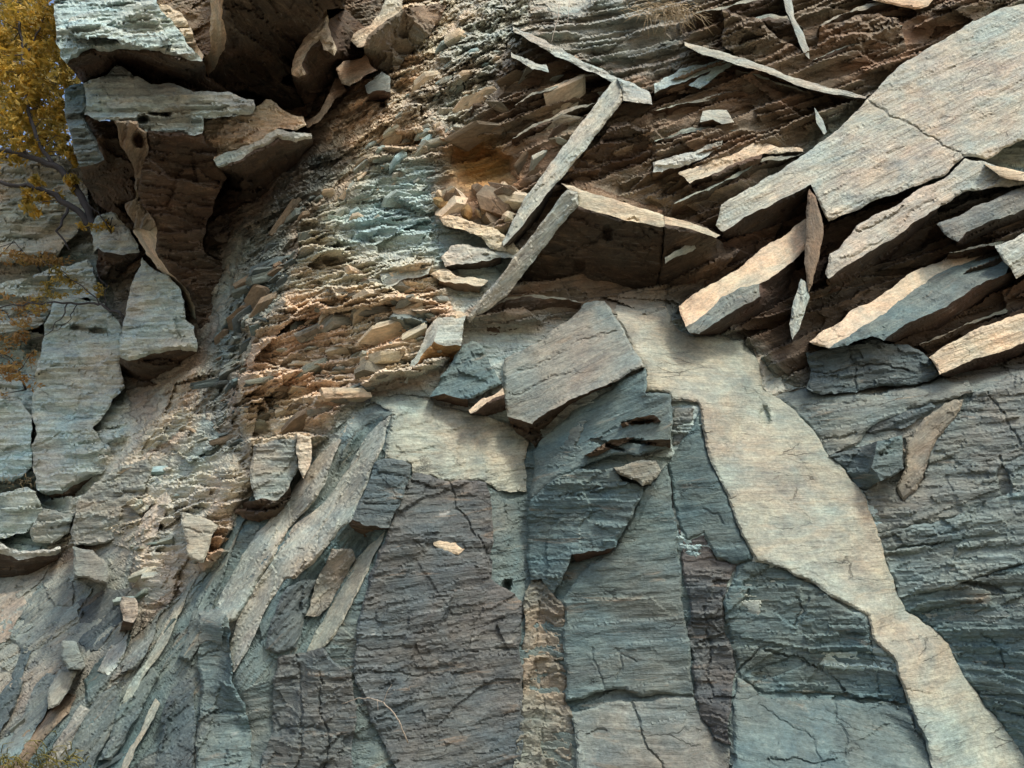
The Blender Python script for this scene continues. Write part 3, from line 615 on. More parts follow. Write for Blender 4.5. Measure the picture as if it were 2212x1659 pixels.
rock('leaning_slab', 'narrow bright slab leaning from the rubble down left, left of the two broad ones', 'leaning slab', [
 ('face','sage','slate',55,('w',0.03),"768,896 753,914 713,960 665,1014 638,1050 603,1105 553,1152 520,1205 490,1262 468,1310 478,1350 510,1340 540,1290 568,1240 598,1192 622,1142 634,1132 665,1100 688,1070 703,1044 715,1005 738,950 760,920",.8)], rough=.6)
rock('leaning_slab', 'broad grey slab leaning full length from the small shelter down left', 'leaning slab', [
 ('face','sage','slate',55,('w',0.03),"846,890 832,950 806,1005 776,1080 762,1122 730,1150 714,1172 680,1215 640,1250 613,1252 590,1290 560,1350 530,1412 505,1452 492,1430 495,1400 512,1342 540,1292 570,1240 602,1190 634,1136 662,1115 692,1092 732,1042 767,985 797,935",.9)], rough=.6, cracks=[("780,1000 740,1070 690,1150 640,1240 580,1330",.1)])
rock('rock_block', 'dark grey slate block with a rusty underside, wedged against the broad leaning slab', 'rock block', [
 ('face','slate','slate',-3,(.66,.0,.08),"808,1000 832,990 890,1004 876,1050 856,1100 840,1140 790,1136 762,1122 776,1080",.8),
 ('underside','brown','under',-6,.1,"762,1122 790,1136 840,1140 830,1152 800,1175 760,1182 716,1172 730,1150",.5)], cracks=[("800,1030 840,1025 880,1033",.06),("790,1078 830,1072 868,1078",.06)])
rock('leaning_slab', 'orange stained slab leaning below the dark slate block', 'leaning slab', [
 ('face','sand','smooth',58,('w',0.03),"832,1147 818,1182 792,1240 762,1300 742,1342 702,1397 676,1425 662,1410 698,1342 728,1282 750,1240 768,1208 800,1175",.5)], rough=.6)
rock('leaning_slab', 'dark teal edged slab leaning beside the pale cream rib, low left', 'leaning slab', [
 ('face','blue','slate',62,('w',0.05),"550,1045 522,1075 495,1112 470,1170 442,1250 425,1290 408,1345 395,1400 384,1420 410,1430 440,1360 462,1300 490,1225 515,1150 545,1100 562,1058",.7)], rough=.6)
rock('leaning_slab', 'pale cream rib slab leaning low on the left, beside the dark teal slab', 'leaning slab', [
 ('face','sand','slate',58,('w',0.06),"426,1244 400,1272 376,1312 350,1362 320,1422 290,1462 268,1505 256,1532 290,1502 342,1420 368,1375 384,1330 410,1272",.5)], rough=.6)
rock('leaning_slab', 'small cream tipped rib slab at the bottom edge, low left', 'leaning slab', [
 ('face','sand','slate',60,('w',0.08),"336,1508 346,1520 332,1552 302,1602 268,1690 240,1690 282,1612 312,1560",.5)], rough=.6)
rock('leaning_slab', 'brownish slab leaning at the lower left, with a cream scar at its top', 'leaning slab', [
 ('face','tan','slate',50,('w',0.04),"115,1500 165,1500 150,1540 110,1580 70,1640 40,1690 -20,1690 40,1600 80,1550",.6)], rough=.7)
rock('leaning_slab', 'plain teal slab near the lower left corner above the grass', 'leaning slab', [
 ('face','blue','slate',48,('w',0.05),"175,1560 210,1500 250,1480 262,1530 230,1600 190,1690 100,1690 140,1620",.7)], rough=.7)
rock('rock_pillar', 'dark teal square edged pillar of slate between the leaning slabs, lower left', 'rock pillar', [
 ('face','blue','slate',4,('w',0.06),"430,1330 470,1310 498,1330 500,1470 530,1520 545,1590 530,1690 425,1690 428,1560 425,1440")], cracks=[("428,1420 500,1410",.1),("425,1545 530,1540",.1)])
rock('rock_pillar', 'narrow cracked slate pillar left of the purple panel, at the bottom edge', 'rock pillar', [
 ('face','slate','slate',3,('w',0.03),"600,1420 660,1410 700,1398 735,1440 760,1452 770,1560 760,1690 560,1690 590,1560")], cracks=[("640,1415 650,1560 640,1690",.12),("690,1450 700,1560 695,1690",.14),("600,1580 690,1575",.1)])
# ---- E: the centre blocks
rock('rock_block', 'large buff slab block in the centre with a frayed dark underside, right of the wedge', 'rock block', [
 ('face','mid','smooth',28,.4,"1090,776,.0 1130,756,.05 1190,716,.1 1230,690,.12 1262,655,.1 1306,650,.17 1332,690,.38 1362,742,.55 1393,792,.75 1360,805,.72 1310,832,.68 1260,852,.58 1200,882,.42 1150,916,.25 1120,906,.15 1096,900,.08 1088,830,.04"),
 ('underside','brown','shale',20,-.3,"1096,900 1120,906 1150,916 1200,882 1260,852 1310,832 1332,828,.3 1288,858 1235,886 1190,930 1155,966 1140,950 1112,930",.4)],
 rough=.8, cracks=[("1120,800 1200,770 1300,720 1330,715",.07),("1100,850 1180,820 1240,800",.07)])
rock('rock_block', 'long teal block below the large buff slab, crossed by brown ledge cracks', 'rock block', [
 ('face','blue','smooth',28,.4,"1395,794,.7 1394,850,.74 1448,852,.76 1451,930,.72 1440,968,.7 1382,985,.64 1330,982,.52 1262,1008,.36 1250,1012,.33 1200,1032,.2 1146,1080,-.08 1142,1066,-.14 1152,975,-.16 1192,930,.02 1238,886,.22 1290,858,.4 1334,826,.56"),
 ('undercut','brown','under',20,.6,"1340,916,.68 1376,901,.74 1412,896,.8 1428,910,.8 1404,914,.66 1372,921,.6 1346,926,.56",.3),
 ('undercut','brown','under',20,.6,"1262,984,.5 1290,966,.58 1320,949,.66 1352,945,.72 1372,944,.74 1340,961,.58 1306,977,.47 1275,988,.4",.3),
 ('undercut','brown','under',5,.6,"1388,951,.8 1425,949,.84 1449,949,.86 1449,968,.68 1420,965,.66 1398,960,.66",.3)],
 rough=.8, cracks=[("1330,925 1300,945 1275,962",.1)], pits=[(1315,962,42,4,-20,.2),(1385,955,34,4,-4,.2),(1385,911,36,4,4,.2)])
rock('rock_block', 'teal and purple striped block under the small tan nodule, centre', 'rock block', [
 ('face','blue','slate',6,.4,"1146,1080,-.06 1200,1032,.24 1250,1012,.4 1325,1012,.62 1345,1040,.66 1390,1052,.66 1382,1080,.66 1366,1120,.62 1330,1182,.54 1300,1190,.46 1235,1197,.32 1225,1230,.24 1195,1282,.1 1170,1250,.02 1146,1252,-.1 1140,1160,-.12"),
 ('underside','dark','under',0,.05,"1235,1197 1300,1190 1330,1182 1300,1205 1270,1212 1245,1215",.3)], cracks=[("1200,1075 1260,1060 1300,1050",.12),("1146,1130 1220,1110 1300,1105",.06)])
rock('rock_nodule', 'small tan layered nodule stuck between the teal blocks and the grey slab', 'rock nodule', [
 ('face','dusk','slate',10,(.78,0,.05),"1325,1010 1370,998 1418,995 1428,1018 1420,1030 1405,1046 1388,1050 1368,1036 1340,1026",.8)])
rock('rock_block', 'square ruled slate block under the brown notch, left of the stripe', 'rock block', [
 ('face','grey','slate',2,('w',0.05),"1395,856 1446,858 1448,930 1440,968 1400,985 1382,960 1395,900",.6)], rough=.6)
rock('rock_block', 'second ruled slate block under the right brown notch, left of the stripe', 'rock block', [
 ('face','grey','slate',2,('w',0.0),"1453,881 1506,880 1490,920 1470,960 1452,966",.6)], rough=.6)
rock('rock_sheet', 'long buff panel running like a path from the brown beams to the bottom right corner', 'rock sheet', [
 ('face','sand','smooth',-2,('w',0.07),"1306,650 1280,634 1350,642 1412,646 1440,660 1450,690 1470,716 1500,728 1560,733 1606,735 1640,786 1648,842 1690,866 1720,890 1750,922 1790,985 1826,1016 1860,1060 1882,1110 1906,1180 1930,1250 1956,1320 2000,1350 2050,1392 2090,1470 2130,1530 2170,1572 2225,1665 2225,1720 2030,1720 2000,1600 1962,1520 1932,1425 1884,1374 1876,1330 1822,1302 1762,1262 1692,1226 1632,1212 1612,1172 1582,1100 1556,1040 1524,960 1512,880 1506,868 1452,866 1446,848 1394,846 1393,792 1362,742 1332,690",.6)],
 rough=.7, cracks=[("1700,960 1740,1010 1760,1060",.03),("1640,860 1655,900 1650,930",.05),("1690,1230 1760,1240 1800,1270",.03),("1890,1480 1960,1490 2010,1500",.05)], pits=[(1650,900,10,22,0,.1)])
rock('rock_sheet', 'pointed grey panel left of the long buff path panel, right of the vertical crack', 'rock sheet', [
 ('face','blue','smooth',12,('w',0.03),"1512,882 1524,960 1556,1040 1582,1100 1612,1172 1628,1208 1592,1218 1550,1208 1520,1152 1484,1172 1466,1132 1452,1042 1443,1000 1472,952")], cracks=[("1520,1100 1550,1110 1560,1130",.05)], rough=.7)
rock('rock_sheet', 'wide grey slate panel left of the vertical crack, lower centre right', 'rock sheet', [
 ('face','blue','smooth',8,('w',0.05),"1440,1002 1449,1042 1462,1134 1472,1242 1482,1352 1490,1450 1498,1502 1430,1500 1380,1504 1350,1488 1310,1490 1268,1506 1222,1516 1216,1400 1213,1300 1238,1262 1276,1215 1330,1182 1366,1120 1392,1052 1428,1018",1.2)],
 rough=.8, cracks=[("1440,1040 1400,1080 1380,1120 1360,1150",.06),("1374,1430 1330,1400 1345,1440 1330,1470",.06),("1310,1500 1290,1440 1280,1400",.05)])
rock('joint_fill', 'rusty buff strip of broken rock filling the upright joint at bottom centre', 'joint fill', [
 ('face','dusk','rubble',2,('w',-0.02),"1146,1254 1170,1252 1195,1284 1213,1300 1216,1400 1222,1516 1238,1540 1248,1700 1115,1700 1130,1500 1124,1400 1130,1302",.35)], cracks=[("1165,1300 1170,1500 1185,1690",.08)])
rock('rock_sheet', 'green tinged panel under the brown undercut, bottom centre', 'rock sheet', [
 ('face','grey','smooth',3,('w',0.03),"1236,1536 1270,1532 1312,1516 1362,1516 1412,1513 1432,1502 1500,1504 1520,1560 1545,1600 1578,1610 1580,1700 1246,1700")],
 cracks=[("1365,1518 1385,1575 1400,1620 1430,1650 1440,1690",.12),("1265,1590 1290,1575 1310,1578",.08)])
rock('rock_sheet', 'tall narrow slate panel with jagged purple scars, between the two long cracks', 'rock sheet', [
 ('face','purple','slate',4,('w',0.0),"1466,1134 1484,1174 1520,1154 1550,1210 1592,1220 1560,1300 1590,1452 1582,1500 1580,1608 1548,1600 1522,1560 1500,1502 1494,1450 1486,1352 1476,1242",1.1)],
 cracks=[("1520,1310 1535,1400 1540,1500",.12),("1490,1345 1520,1350 1560,1370",.1)])
rock('rock_sheet', 'dark teal slate panel above the orange seam, beside the path panel, bottom right', 'rock sheet', [
 ('face','blue','slate',3,('w',0.0),"1628,1210 1692,1228 1762,1266 1822,1306 1872,1334 1882,1378 1890,1420 1930,1430 1958,1520 1880,1508 1800,1500 1690,1496 1640,1494 1592,1452 1562,1300 1592,1220")],
 cracks=[("1590,1450 1640,1400 1720,1420 1830,1500",.18),("1720,1290 1735,1320 1715,1350",.12),("1880,1380 1890,1440 1905,1510",.08)], pits=[(1690,1440,60,16,20,.12)])
rock('rock_sheet', 'blue green slate panel under the orange seam, at the bottom right edge', 'rock sheet', [
 ('face','blue','smooth',-6,('w',0.04),"1592,1462 1640,1502 1690,1508 1740,1512 1800,1512 1880,1518 1960,1530 2000,1610 2028,1700 1582,1700 1584,1560")],
 cracks=[("1640,1520 1700,1560 1760,1600 1780,1690",.06),("1800,1515 1830,1600 1820,1650",.06),("1660,1640 1760,1650 1830,1640",.1)])
# ---- G: the beams on the right
rock('rock_beam', 'widest grey banded beam, reaching from the top right corner to the panel', 'rock beam', [
 ('face','pale','beam',30,(.45,.03,.03),"1546,487 1558,442 1640,395 1735,335 1800,287 1875,212 1960,130 2050,78 2160,18 2212,8 2300,-40 2300,300 2212,302 2130,345 2084,338 2040,380 1985,400 1910,425 1850,455 1790,478 1764,425 1752,398 1660,447 1560,500",.55),
 ('underside','dark','under',30,-.6,"1560,500 1660,447 1752,398 1752,440 1740,470 1659,525 1600,552 1570,532",.5)],
 rough=.6, cracks=[("1875,212 1900,235 1960,265 2020,300 2084,338",.1),("1760,480 1850,440 1960,400",.05),("2050,150 2120,110 2212,60",.05),("1900,330 2000,280 2100,240 2212,190",.04)])
rock('rock_beam', 'second banded beam under the widest one, with a hacked left end', 'rock beam', [
 ('face','pale','beam',31,(.55,.03,.03),"1783,592 1792,548 1812,538 1850,488 1910,455 1985,408 2040,386 2084,342 2130,350 2160,362 2212,378 2300,395 2300,402 2212,398 2150,404 2079,416 2024,450 1965,487 1909,525 1860,556 1819,580 1790,602",.6),
 ('underside','dark','under',28,-.8,"1790,602 1819,580 1860,556 1909,525 1965,487 2024,450 2028,484 1990,526 1950,552 1910,592 1870,642 1842,666 1802,626",.6)], rough=.7, cracks=[("1812,560 1880,530 1950,480 2020,430",.08),("1850,500 1900,480 1950,445",.15)])
rock('rock_fin', 'bright cream splinter at the right edge between the first and second beam', 'rock fin', [
 ('face','cream','smooth',-15,(.75,0,0),"2126,354 2170,362 2212,372 2300,392 2300,412 2212,391 2160,381",.3)], rough=.5)
rock('rock_beam', 'short teal fronted beam at the right edge, third from the top', 'rock beam', [
 ('face','grey','beam',24,(.6,.02,.03),"2024,484 2090,456 2150,430 2212,402 2300,370 2300,430 2212,452 2132,480 2086,502 2070,522 2048,512",.6),
 ('underside','dark','under',24,-.5,"2070,522 2086,502 2132,480 2212,452 2300,430 2300,480 2212,505 2150,532 2100,538 2040,562 2060,540",.5)], rough=.7)
rock('rock_beam', 'long beam with an orange weathered top and blue grey front, fourth from the top', 'rock beam', [
 ('top','buff','smooth',28,(.25,.0,.25),"1748,738 1800,705 1842,668 1900,640 1950,602 2040,560 2085,540 2140,532 2152,545 2120,556 2060,575 2000,612 1940,650 1890,690 1850,715 1790,752",.5),
 ('front','blue','slate',28,(.6,.02,.05),"1790,752 1850,715 1890,690 1940,650 2000,612 2060,575 2120,556 2152,545 2182,572 2172,592 2100,622 2079,640 2009,678 1950,705 1909,736 1885,726 1832,746",.6),
 ('underside','dark','under',28,-.6,"1909,736 1950,705 2009,678 2079,640 2100,622 2172,592 2300,550 2300,640 2212,655 2150,692 2080,722 2010,758 1960,742",.5)], rough=.8)
rock('rock_beam', 'pale tan beam with a ragged left end, lowest of the right edge', 'rock beam', [
 ('face','cream','beam',22,(.6,.02,.05),"2007,772 2060,737 2150,697 2212,677 2300,650 2300,715 2212,740 2140,766 2080,786 2030,809 2022,792",.6),
 ('underside','dark','under',20,-.45,"2030,809 2080,786 2140,766 2212,740 2300,715 2300,770 2212,785 2165,795 2140,832 2092,822 2060,826",.5)], rough=.7)
rock('rock_block', 'pale blunt block at the right edge over the fourth beam', 'rock block', [
 ('face','pale','slate',35,(.8,.05,0),"2149,530 2212,502 2300,470 2300,580 2212,592 2195,602 2184,580 2165,560",.6)], rough=.7)
rock('rock_block', 'dark striped blocks under the fourth beam, left of the pale tan beam', 'rock block', [
 ('face','slate','slate',10,(.3,.05,.0),"1740,762 1790,754 1832,748 1885,728 1912,742 1960,744 2007,774 2022,794 2030,811 1950,832 1900,834 1850,848 1772,852 1742,838 1752,800",1.2)], rough=.9, cracks=[("1745,800 1850,790 1960,800",.12),("1832,748 1850,800 1850,848",.1)])
rock('rock_beam', 'grey ended beam with an orange top, tilted over the head of the buff path panel', 'rock beam', [
 ('top','buff','smooth',33,(.35,.0,.2),"1466,661 1540,612 1600,577 1659,528 1740,472 1756,490 1745,526 1712,566 1680,590 1640,613 1600,620 1560,640 1520,680 1481,706 1475,690",.5),
 ('end','grey','slate',33,(.5,.0,.1),"1481,706 1520,680 1560,640 1600,620 1640,613 1642,640 1602,662 1565,684 1540,700 1510,721 1490,719",1.0),
 ('underside','dark','under',30,-.35,"1490,719 1510,721 1540,700 1565,684 1602,662 1642,640 1640,613 1680,590 1712,566 1736,562 1716,620 1702,652 1662,692 1607,733 1560,731 1500,726",.5)], rough=.7)
rock('rock_fin', 'upright brown shard hanging beside the hacked end of the second beam', 'rock fin', [
 ('face','tan','smooth',85,(.6,.2,0),"1748,408 1762,424 1775,470 1779,502 1769,560 1756,612 1747,632 1742,602 1738,540 1742,478",.3)], rough=.5)
rock('rock_fin', 'lower pale upright shard pointing down, under the brown shard', 'rock fin', [
 ('face','pale','slate',80,(.5,.1,0),"1712,734 1705,700 1714,650 1730,602 1742,610 1749,642 1736,682 1726,712",.4)], rough=.5)
rock('rock_sheet', 'pale plates between the path panel and the dark striped blocks', 'rock sheet', [
 ('face','pale','slate',30,('w',0.05),"1612,736 1660,702 1700,690 1705,702 1712,734 1742,732 1748,744 1752,798 1742,836 1702,846 1662,858 1648,842 1640,786",.8)], cracks=[("1660,710 1680,780 1700,840",.1),("1645,800 1742,780",.08)])
# ---- K: thin slabs in the brown recess, top right
rock('rock_fin', 'bright cream strip crossing the brown recess down to the widest beam', 'rock fin', [
 ('face','pale','smooth',-17,(.3,0,0),"1478,90 1530,105 1600,124 1660,145 1720,169 1790,190 1872,209 1870,213 1800,204 1720,184 1660,159 1600,143 1520,119 1480,99",.3)], rough=.5)
rock('rock_fin', 'pale blade coming in at the top edge, left of the dark upright joint', 'rock fin', [
 ('face','pale','smooth',-65,(.1,.1,0),"1680,-40 1706,-40 1710,0 1715,35 1735,70 1748,105 1749,128 1735,112 1715,62 1698,25",.3)], rough=.5)
rock('rock_slab', 'pale wedge tipped slab cut off by the top edge, above the widest beam', 'rock slab', [
 ('face','cream','smooth',-12,(.25,0,0),"1880,-40 2030,-40 2015,0 2005,13 1976,21 1940,13 1885,0",.3)], rough=.5)
rock('rock_fin', 'small pale pointed shard at the foot of the dark upright joint', 'rock fin', [
 ('face','pale','smooth',-60,(.3,0,0),"1759,232 1775,255 1786,285 1780,291 1764,266",.2)], rough=.4)
rock('rock_block', 'little whitish box shaped block standing out in the brown recess', 'rock block', [
 ('face','pale','smooth',-8,(.1,0,0),"1518,240 1570,238 1586,264 1560,268 1540,258 1512,264",.2),
 ('underside','tan','under',0,-.3,"1512,264 1540,258 1560,268 1586,264 1580,276 1540,278 1516,274",.2)], rough=.4)
rock('rock_slab', 'ragged teal slab beside the vertical crack, under the whitish block', 'rock slab', [
 ('face','teal','slate',17,(.05,0,.1),"1410,350 1460,335 1540,310 1562,300 1556,320 1530,336 1480,356 1430,372 1410,372",1),
 ('underside','brown','under',15,-.5,"1410,372 1430,372 1480,356 1530,336 1520,350 1470,374 1430,392 1410,396",.5)])
rock('rock_slab', 'pale curved slab running up to the widest beam in the brown recess', 'rock slab', [
 ('face','buff','slate',22,(.1,0,.1),"1465,374 1530,350 1600,325 1640,305 1735,322 1735,328 1700,328 1648,332 1592,350 1532,380 1490,396",.8),
 ('underside','brown','under',18,-.45,"1490,396 1532,380 1592,350 1648,332 1640,365 1580,400 1520,430 1470,440 1450,420",1.2)])
rock('rock_slab', 'long grey slab slanting up from the vertical crack to the cream strip', 'rock slab', [
 ('face','teal','slate',27,(-.05,0,.1),"1412,182 1440,166 1500,140 1560,124 1572,131 1540,150 1482,176 1432,192 1414,202",.8),
 ('underside','brown','under',24,-.75,"1414,202 1432,192 1482,176 1540,150 1530,175 1480,202 1440,222 1412,226",.5)])
rock('rock_slab', 'short grey slab below the long one, touching the cream strip', 'rock slab', [
 ('face','teal','slate',33,(-.05,0,.1),"1488,184 1530,160 1573,134 1588,136 1552,160 1512,192",.6)])
rock('rock_sheet', 'flat brown hanging panel with a scalloped edge, left of the widest beam', 'rock sheet', [
 ('underside','tan','under',20,-.6,"1560,180,-.1 1600,170,-.05 1650,180,-.05 1668,172,0 1690,200 1650,235 1600,240 1540,245 1500,255 1470,262 1500,225,-.3",.5)])
rock('rock_sheet', 'brown hanging panel between the long blade and the vertical crack', 'rock sheet', [
 ('underside','brown','under',15,-.75,"1262,330,-.1 1320,270,-.1 1350,262,-.05 1406,280,-.05 1407,330,-.3 1407,380,-.6 1400,420 1340,420 1285,415 1245,400 1215,388,-.4",1.2)], cracks=[("1280,330 1330,300 1400,290",.12)])
for s, lab in (("1560,20 1640,40 1730,110 1740,170 1700,165 1620,125 1560,100", 'brown stepped panel above the cream strip, left of the top blade'),
          ("1770,60 1860,30 1940,40 1960,110 1890,175 1800,180 1765,160", 'brown banded panel right of the dark upright joint, above the widest beam')):
    rock('rock_sheet', lab, 'rock sheet', [('underside','tan','shale',24,(-.15,0,-.45),s,.5)])

# ---- H: the wall right of the path panel
rock('rock_sheet', 'grey upper sheet of the right wall, under the dark striped blocks', 'rock sheet', [
 ('face','grey','smooth',10,('w',0.03),"1690,866 1662,858 1702,846 1742,838 1772,852 1850,848 1950,832 2030,811 2060,826 2092,822 2105,846 2060,860 2010,868 1960,885 1905,908 1870,932 1848,964 1772,984 1790,985 1750,922 1720,890",1.2)], cracks=[("1760,960 1800,945 1850,935",.1),("1730,880 1800,870 1870,868",.06)])
rock('rock_sheet', 'dark ragged patch of slate under the grey upper sheet of the right wall', 'rock sheet', [
 ('face','slate','slate',20,('w',0.0),"1905,908 1960,885 2010,868 2022,878 1992,900 1948,926 1892,938 1870,932",1)])
rock('rock_block', 'dark teal square block set in the right wall, ringed by a shadow', 'rock block', [
 ('front','blue','slate',4,(.62,0,.05),"1896,952 1948,940 1953,1012 1903,1039 1882,1010",1.2),
 ('side','slate','slate',12,.25,"1850,966 1896,952 1882,1010 1903,1039 1872,1060 1850,1056 1828,1018 1790,985",.8)], rough=.8)
rock('rock_sheet', 'cream scarred sheet right of the dark teal square block', 'rock sheet', [
 ('face','dusk','smooth',40,('w',0.03),"1970,944 1994,906 2042,870 2082,862 2064,902 2034,938 2004,1000 1978,1060 1952,1082 1936,1052 1956,1012 1954,944",1)])
rock('rock_sheet', 'teal stained middle sheet of the right wall, reaching the right edge', 'rock sheet', [
 ('face','grey','slate',10,('w',0.02),"1828,1018 1850,1056 1872,1060 1903,1039 1936,1052 1952,1082 1978,1060 2004,1000 2034,938 2064,902 2105,846 2140,834 2212,800 2300,780 2300,1040 2212,1062 2120,1092 2010,1132 1960,1140 1890,1152 1882,1110 1860,1060",.9)],
 cracks=[("2000,1000 2050,1012 2110,1008 2150,995 2205,985",.08),("2160,985 2180,1040 2188,1080",.15),("2135,850 2180,920 2205,960",.1)], pits=[(2170,1050,14,34,10,.15)])
rock('rock_sheet', 'lower grey sheet of the right wall, cut by short dark cracks', 'rock sheet', [
 ('face','grey','slate',14,('w',0.04),"1890,1152 1960,1140 2010,1132 2120,1092 2212,1062 2300,1040 2300,1190 2212,1215 2090,1255 2000,1280 1942,1290 1930,1250 1906,1180",1)], cracks=[("1925,1190 1990,1178 2040,1170",.15),("2000,1160 2060,1150",.08)])
rock('rock_sheet', 'dim slate sheet in the lower right corner, behind the edge of the path panel', 'rock sheet', [
 ('face','blue','slate',14,('w',0.02),"1942,1290 2000,1280 2090,1255 2212,1215 2300,1190 2300,1720 2235,1690 2172,1572 2130,1530 2090,1470 2050,1392 2000,1350 1956,1320",1.1)], cracks=[("1990,1330 2060,1310 2120,1300",.08),("2120,1370 2160,1400 2170,1440",.1)], pits=[(2100,1260,60,9,-14,.15)])
# ---- M: plates and blocks of the lower left
rock('rock_sheet', 'pale cracked plate at the top of the pale cream rib slab', 'rock sheet', [
 ('face','sand','smooth',2,(.15,0,.05),"388,1106 430,1113 472,1135 456,1165 446,1200 440,1216 404,1200 398,1150",.7)], cracks=[("400,1140 425,1150 460,1155",.08)])
rock('rock_sheet', 'teal plate among grey rubble in the lower left, right of the thin dark ledge', 'rock sheet', [
 ('face','grey','smooth',4,(-.25,0,.05),"157,1180 200,1188 230,1214 238,1242 232,1262 160,1250",.8)])
rock('rock_sheet', 'deep teal sheet recessed between the dark teal slab and the narrow bright slab', 'rock sheet', [
 ('face','blue','slate',2,('w',-0.02),"505,1160 525,1128 560,1135 548,1180 512,1250 490,1300 462,1320 470,1270 488,1225",.9)], cracks=[("495,1205 530,1208",.1)])
rock('rock_block', 'grey banded block with a rusty underside at the head of the dark teal slab', 'rock block', [
 ('face','mid','slate',2,(.1,0,.05),"550,960 600,950 640,948 646,1010 625,1050 600,1080 553,1080 540,1010",1),
 ('underside','brown','under',0,-.35,"553,1080 600,1080 625,1050 630,1075 595,1120 560,1128 505,1108 520,1085",1.2)])
rock('rock_block', 'cream tooth shaped block hanging at the top of the narrow bright slab', 'rock block', [
 ('face','buff','slate',4,(.25,0,.05),"640,932 672,945 670,1005 656,1034 646,1014 640,980",.6)], rough=.7)
rock('rock_sheet', 'small square teal plate over a cream scar, low on the far left', 'rock sheet', [
 ('face','grey','smooth',10,(.15,0,.08),"134,1384 165,1386 184,1440 176,1448 147,1446 130,1420",.6)], rough=.7)
rock('rock_sheet', 'cream scar plate under the small square teal plate', 'rock sheet', [
 ('face','mid','smooth',50,(.02,-.1,.1),"128,1448 147,1447 168,1449 150,1490 128,1522 104,1532 102,1498",.5)], rough=.7)
rock('rock_sheet', 'rounded buff plate on top of the dark teal square edged pillar', 'rock sheet', [
 ('face','grey','smooth',4,('w',0.1),"428,1322 470,1314 492,1326 484,1356 480,1392 450,1386 430,1392",.8)])
rock('rock_sheet', 'grey teal plate between the pale cream rib and the small square teal plate', 'rock sheet', [
 ('face','blue','slate',30,('w',0.02),"180,1470 215,1420 262,1370 290,1330 262,1420 235,1480 205,1520 185,1520",.9)])
rock('rock_block', 'small overhung block with a brown notch, mid height left of the pale cream rib', 'rock block', [
 ('face','mid','slate',2,(.1,0,.05),"262,1290 292,1292 300,1320 288,1345 266,1340",.7),
 ('underside','brown','under',0,-.3,"266,1340 288,1345 284,1362 258,1364",.4)])

# ---- hanging beds of the brown recess: a thin front lip over a broad dark belly
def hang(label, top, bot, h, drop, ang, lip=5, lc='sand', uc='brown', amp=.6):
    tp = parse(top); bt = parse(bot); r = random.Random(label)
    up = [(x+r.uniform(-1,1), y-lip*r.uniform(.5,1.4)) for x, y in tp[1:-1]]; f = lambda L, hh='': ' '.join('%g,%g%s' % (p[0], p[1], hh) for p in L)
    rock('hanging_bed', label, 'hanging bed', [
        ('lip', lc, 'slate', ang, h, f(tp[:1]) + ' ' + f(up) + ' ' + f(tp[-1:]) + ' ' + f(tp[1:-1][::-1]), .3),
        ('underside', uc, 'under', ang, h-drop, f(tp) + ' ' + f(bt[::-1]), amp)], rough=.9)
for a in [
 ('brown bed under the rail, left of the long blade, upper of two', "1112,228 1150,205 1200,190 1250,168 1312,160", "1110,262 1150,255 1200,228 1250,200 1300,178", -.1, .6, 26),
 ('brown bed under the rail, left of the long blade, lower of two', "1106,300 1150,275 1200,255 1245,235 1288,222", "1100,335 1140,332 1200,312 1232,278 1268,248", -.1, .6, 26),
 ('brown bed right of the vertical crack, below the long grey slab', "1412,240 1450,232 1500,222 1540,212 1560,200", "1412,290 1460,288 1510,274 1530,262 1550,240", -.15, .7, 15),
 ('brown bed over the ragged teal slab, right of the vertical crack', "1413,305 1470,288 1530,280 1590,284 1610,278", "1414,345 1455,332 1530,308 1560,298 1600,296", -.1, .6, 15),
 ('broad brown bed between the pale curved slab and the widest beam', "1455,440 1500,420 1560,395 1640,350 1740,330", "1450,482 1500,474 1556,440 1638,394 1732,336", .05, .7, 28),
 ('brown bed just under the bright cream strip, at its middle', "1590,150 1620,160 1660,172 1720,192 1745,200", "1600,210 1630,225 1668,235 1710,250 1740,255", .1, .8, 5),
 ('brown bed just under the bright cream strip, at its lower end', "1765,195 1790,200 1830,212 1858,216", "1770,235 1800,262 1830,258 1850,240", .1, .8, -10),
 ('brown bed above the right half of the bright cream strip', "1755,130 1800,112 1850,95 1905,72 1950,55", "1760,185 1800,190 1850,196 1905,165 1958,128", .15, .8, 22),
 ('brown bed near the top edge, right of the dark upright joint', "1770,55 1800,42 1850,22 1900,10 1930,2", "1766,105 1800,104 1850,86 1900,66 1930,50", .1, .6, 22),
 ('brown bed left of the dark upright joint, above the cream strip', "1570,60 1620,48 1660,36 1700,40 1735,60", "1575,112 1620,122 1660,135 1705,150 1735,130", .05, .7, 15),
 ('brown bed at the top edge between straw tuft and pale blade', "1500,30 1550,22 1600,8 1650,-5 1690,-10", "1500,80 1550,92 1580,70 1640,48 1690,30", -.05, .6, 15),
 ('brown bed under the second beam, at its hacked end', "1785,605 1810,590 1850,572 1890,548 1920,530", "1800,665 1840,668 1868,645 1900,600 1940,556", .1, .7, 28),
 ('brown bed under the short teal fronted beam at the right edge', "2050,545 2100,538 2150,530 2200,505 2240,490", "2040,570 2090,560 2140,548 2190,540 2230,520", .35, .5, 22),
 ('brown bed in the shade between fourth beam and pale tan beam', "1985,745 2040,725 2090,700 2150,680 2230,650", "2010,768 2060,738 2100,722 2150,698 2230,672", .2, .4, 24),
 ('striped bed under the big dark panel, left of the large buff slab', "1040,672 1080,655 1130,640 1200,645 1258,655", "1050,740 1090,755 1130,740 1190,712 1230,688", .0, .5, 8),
]: hang(*a)

